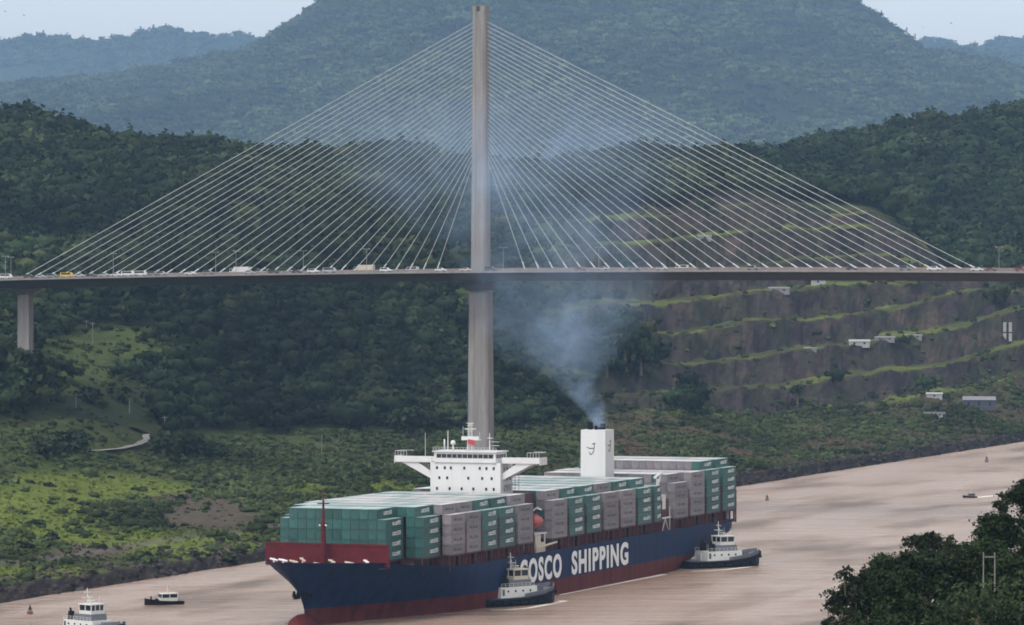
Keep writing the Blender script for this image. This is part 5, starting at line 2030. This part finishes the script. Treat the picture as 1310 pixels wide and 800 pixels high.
g3 = np.random.default_rng(33)
NEAR = []
for k in range(5):
    NEAR.append(crown_mesh('crown', g3, 70, 150, 0.036, 0.8, 0.82, (0.14, 0.30), tint=(0.017, 0.028, 0.012)))
UMB = crown_mesh('crown', g3, 34, 90, 0.04, 0.36, 0.9, (0.12, 0.22), tint=(0.015, 0.022, 0.011), core=False)
SPARSE = crown_mesh('crown', g3, 44, 80, 0.042, 0.95, 0.95, (0.10, 0.22), tint=(0.012, 0.018, 0.010), core=False)
FT = [  # px centre, py of top, crown width px, depth, kind, label
    (1092, 722, 66, 432, 's', 'ragged dark tree at the water side edge of the near hill'),
    (1118, 716, 84, 448, 'n', 'dark round tree beside the ragged one at the near hill\'s left end'),
    (1150, 693, 90, 470, 'n', 'dark leafy tree below the flat-topped one on the near hill'),
    (1188, 674, 66, 500, 'u', 'flat-topped umbrella tree standing above the near hill\'s canopy'),
    (1206, 690, 96, 478, 'n', 'broad green tree under the flat-topped umbrella tree'),
    (1238, 692, 64, 492, 'n', 'green tree just left of the twin poles'),
    (1164, 748, 104, 430, 'n', 'broad dark tree in the middle of the near hill'),
    (1112, 772, 96, 415, 'n', 'dark tree at the bottom edge near the water'),
    (1208, 770, 110, 418, 'n', 'broad tree below the patch of bare earth'),
    (1283, 642, 74, 505, 'n', 'tall dark tree behind the twin poles at right'),
    (1283, 628, 26, 512, 's', 'small sparse treetop poking above the tall dark tree'),
    (1316, 606, 60, 500, 'n', 'tallest dark tree cut by the right edge of the photo'),
    (1304, 700, 74, 470, 'n', 'dark green tree right of the twin poles'),
    (1292, 758, 84, 432, 'n', 'dark tree filling the bottom right corner'),
    (1250, 786, 80, 408, 'n', 'low dark tree at the bottom edge under the bare earth'),
    (1160, 792, 90, 405, 'n', 'low dark tree at the bottom edge left of centre on the hill'),
    (1070, 770, 44, 425, 's', 'thin ragged shrub tree leaning over the water'),
    (1226, 682, 76, 488, 'n', 'green tree at the skyline between the umbrella tree and the twin poles'),
    (1262, 678, 70, 496, 'n', 'dark tree on the skyline directly behind the twin poles'),
    (1292, 690, 90, 488, 'n', 'dark leafy tree below the tall dark tree at right'),
    (1180, 688, 80, 490, 'n', 'dark leafy tree standing right below the umbrella tree\'s trunk'),
    (1275, 738, 60, 462, 'n', 'low dark tree close to the right of the twin poles'),
    (1340, 660, 90, 480, 'n', 'dark tree half outside the right edge of the photo'),
]
for k, (px, pt, w, Y, kd, lab) in enumerate(FT):
    top = at(px, pt, Y)
    s = Y / F
    rad = w / 2 * s
    gz = float(hill_z(top.x, Y))
    H = top.z - gz
    cmn, C = {'n': NEAR[k % 5], 'u': UMB, 's': SPARSE}[kd]
    t = thing('tree', lab, 'tree', (top.x, Y, gz), k * 2.1, 'trees on the near hill')
    zs = {'n': rad * 1.05, 'u': rad, 's': rad * 1.1}[kd]
    ext = {'n': 0.92, 'u': 0.55, 's': 1.05}[kd]
    hz = max(H - zs * ext, 0.8)
    cr = link('crown', cmn, t)
    cr.location = (0, 0, hz)
    cr.scale = (rad, rad, zs)
    cr.rotation_euler = (0, 0, k * 1.1)
    link('trunk', trunk_mesh('trunk', C, hz, 0.16 + 0.016 * H, rad * 0.85), t)
# understorey filling the hillside between the trees
n_u = 1500
ux = 22 + 42 * g3.random(n_u)
uy = 385 + 150 * g3.random(n_u)
uz = hill_z(ux, uy)
ok = (uz > 3) & ~((np.abs(ux - 46.8) < 2.0) & (uy > 412) & (uy < 456))
P = np.stack([ux, uy, uz], -1)[ok]
rad = 0.6 + 2.2 * g3.random(len(P)) ** 1.5
P[:, 2] += rad * 0.4
UT = [mid_crown(g3, 620, 0.085, 0.85, 2, 0.6) for _ in range(3)]
o = link('undergrowth', scatter('undergrowth', UT, P, rad, wood_tints(P, g3, (0.018, 0.029, 0.012), 0.3), M['foliage']))
tag(o, 'dark bushes and creepers between the trees of the near hill', 'undergrowth', kind='stuff')
# twin poles
p0 = at(1258.5, 757, 456)
gz = float(hill_z(p0.x, 456))
t = thing('utility_pole', 'pair of grey utility poles joined by a crossbar on the near hill', 'utility pole', (p0.x, 456, gz - 0.5), 0)
zt = at(1258, 707, 456).z - gz + 0.5
sx = 14.5 * 456 / F
for x in (0.0, sx):
    MB().tube((x, 0, 0), (x, 0, zt), 0.085, 0.06, 8).build('post', M['pole_wood'], t)
MB().box(0.1, sx - 0.09, -0.06, 0.06, zt - 0.52, zt - 0.42).build('crossarm', M['pole_wood'], t)


# ------------------------------------------------------------------ birds
def bird(px, py, Y, span, roll, label):
    t = tag(link('bird', None), label, 'bird', 'birds in the sky') if False else None
    mb = MB()
    s = span / 2
    rings = [[(x * s, r * s * math.cos(a), r * s * 0.8 * math.sin(a)) for a in [2 * math.pi * k / 8 for k in range(8)]] for x, r in ((0.55, 0.01), (0.48, 0.06), (0.3, 0.09), (0.0, 0.13), (-0.25, 0.09), (-0.5, 0.05), (-0.62, 0.02))]
    mb.loft(rings)
    for sg in (-1, 1):
        mb.prism([(0.16 * s, sg * 0.05 * s), (0.2 * s, sg * 0.5 * s), (0.05 * s, sg * 1.0 * s), (-0.12 * s, sg * 0.92 * s), (-0.1 * s, sg * 0.4 * s), (-0.14 * s, sg * 0.05 * s)], -0.015 * s, 0.02 * s, axis='z')
    mb.prism([(-0.5 * s, -0.06 * s), (-0.5 * s, 0.06 * s), (-0.8 * s, 0.13 * s), (-0.8 * s, -0.13 * s)], -0.012 * s, 0.012 * s, axis='z')
    o = mb.build('bird', M['bird'])
    o.location = at(px, py, Y)
    o.rotation_euler = (R(roll), R(8), R(40 + roll * 3))
    tag(o, label, 'bird', 'birds in the sky')


bird(7, 15, 900, 0.75, 30, 'black bird highest in the sky at the top left corner')
bird(31, 20, 900, 0.85, -25, 'black bird right of and below the top left one')
bird(1180.5, 35, 900, 0.55, 20, 'faint grey bird above the right shoulder of the mountain')
bird(1216.5, 30, 900, 0.85, -28, 'black bird in the sky right of the mountain')

# ------------------------------------------------------------------ exhaust smoke
SP = [(768, 543, 9), (762, 528, 15), (750, 508, 24), (733, 486, 34), (714, 462, 68), (712, 436, 90), (716, 408, 112), (722, 380, 128), (720, 350, 136), (702, 315, 136), (674, 275, 175), (655, 230, 225), (648, 180, 250), (640, 110, 255)]
YS = [1391, 1393, 1396, 1400, 1406, 1413, 1420, 1428, 1436, 1446, 1458, 1472, 1488, 1500]
pts = [(at(px, py, Y), r * Y / F) for (px, py, r), Y in zip(SP, YS)]
zmin, zmax = pts[0][0].z - 1.0, pts[-1][0].z
mb = MB()
rings = []
for p, r in [(pts[0][0] - Vector((0, 0, 1.0)), pts[0][1])] + pts:
    rings.append([(p.x + 1.25 * r * math.cos(a), p.y + 1.25 * r * math.sin(a), p.z) for a in [2 * math.pi * k / 18 for k in range(18)]])
mb.loft(rings)
sm = bpy.data.materials.new('exhaust_smoke')
sm.use_nodes = True
n, l = sm.node_tree.nodes, sm.node_tree.links
n.remove(n['Principled BSDF'])
pv = n.new('ShaderNodeVolumePrincipled')
pv.inputs['Color'].default_value = (0.50, 0.70, 1.0, 1)
pv.inputs['Anisotropy'].default_value = 0.0
g_ = n.new('ShaderNodeNewGeometry')
sp = n.new('ShaderNodeSeparateXYZ')
l.new(g_.outputs['Position'], sp.inputs[0])


def curve(pairs):
    """piecewise map of height to a value"""
    mr = n.new('ShaderNodeMapRange')
    mr.inputs['From Min'].default_value = zmin
    mr.inputs['From Max'].default_value = zmax
    l.new(sp.outputs['Z'], mr.inputs['Value'])
    vals = [v for _, v in pairs]
    lo, hi = min(vals), max(vals) + 1e-6
    fc = n.new('ShaderNodeFloatCurve')
    cv = fc.mapping.curves[0]
    cv.points[0].location = (0, (pairs[0][1] - lo) / (hi - lo))
    cv.points[1].location = (1, (pairs[-1][1] - lo) / (hi - lo))
    for i, (z, v) in enumerate(pairs):
        x, y = (z - zmin) / (zmax - zmin), (v - lo) / (hi - lo)
        if 0 < i < len(pairs) - 1:
            cv.points.new(x, y)
    for p_ in cv.points:
        p_.handle_type = 'VECTOR'
    fc.mapping.update()
    l.new(mr.outputs['Result'], fc.inputs['Value'])
    m2 = n.new('ShaderNodeMapRange')
    m2.inputs['To Min'].default_value = lo
    m2.inputs['To Max'].default_value = hi
    l.new(fc.outputs['Value'], m2.inputs['Value'])
    return m2.outputs['Result']


def math_(op, a, b_=None):
    m = n.new('ShaderNodeMath')
    m.operation = op
    for i, v in enumerate((a, b_)):
        if v is None:
            continue
        if isinstance(v, (int, float)):
            m.inputs[i].default_value = v
        else:
            l.new(v, m.inputs[i])
    return m.outputs[0]


cxs = curve([(p.z, p.x) for p, r in pts])
cys = curve([(p.z, p.y) for p, r in pts])
crs = curve([(p.z, r) for p, r in pts])
dens = curve(list(zip([p.z for p, r in pts], [0.22, 0.085, 0.042, 0.026, 0.021, 0.016, 0.0125, 0.0100, 0.0075, 0.0062, 0.0052, 0.0046, 0.0036, 0.0])))
nz = n.new('ShaderNodeTexNoise')
nz.inputs['Scale'].default_value = 0.055
nz.inputs['Detail'].default_value = 6
nz.inputs['Roughness'].default_value = 0.6
nz.inputs['Distortion'].default_value = 0.6
l.new(g_.outputs['Position'], nz.inputs['Vector'])
dx, dy = math_('SUBTRACT', sp.outputs['X'], cxs), math_('SUBTRACT', sp.outputs['Y'], cys)
dist = math_('DIVIDE', math_('SQRT', math_('ADD', math_('MULTIPLY', dx, dx), math_('MULTIPLY', dy, dy))), crs)
fall = math_('MAXIMUM', math_('SUBTRACT', 1.15, math_('POWER', dist, 1.6)), 0.0)
puff = n.new('ShaderNodeMapRange')
puff.inputs['From Min'].default_value = 0.46
puff.inputs['From Max'].default_value = 0.68
l.new(nz.outputs['Fac'], puff.inputs['Value'])
d_ = math_('MULTIPLY', math_('MULTIPLY', fall, dens), math_('ADD', math_('MULTIPLY', puff.outputs['Result'], 2.3), 0.16))
l.new(d_, pv.inputs['Density'])
l.new(pv.outputs['Volume'], n['Material Output'].inputs['Volume'])
o = mb.build('smoke', sm)
tag(o, 'thin blue exhaust smoke drifting from the funnel towards the bridge', 'smoke', kind='stuff')

# ------------------------------------------------------------------ haze: one closed box of pale air round the place
hm = bpy.data.materials.new('haze')
hm.use_nodes = True
n, l = hm.node_tree.nodes, hm.node_tree.links
n.remove(n['Principled BSDF'])
pv = n.new('ShaderNodeVolumePrincipled')
pv.inputs['Color'].default_value = (0.42, 0.67, 1.0, 1)
pv.inputs['Density'].default_value = 3.0e-5
pv.inputs['Anisotropy'].default_value = 0.0
l.new(pv.outputs['Volume'], n['Material Output'].inputs['Volume'])
mb = MB()
mb.box(-6000, 7500, -200, 22400, -5.5, 1500)
o = mb.build('haze', hm)
tag(o, kind='stuff')
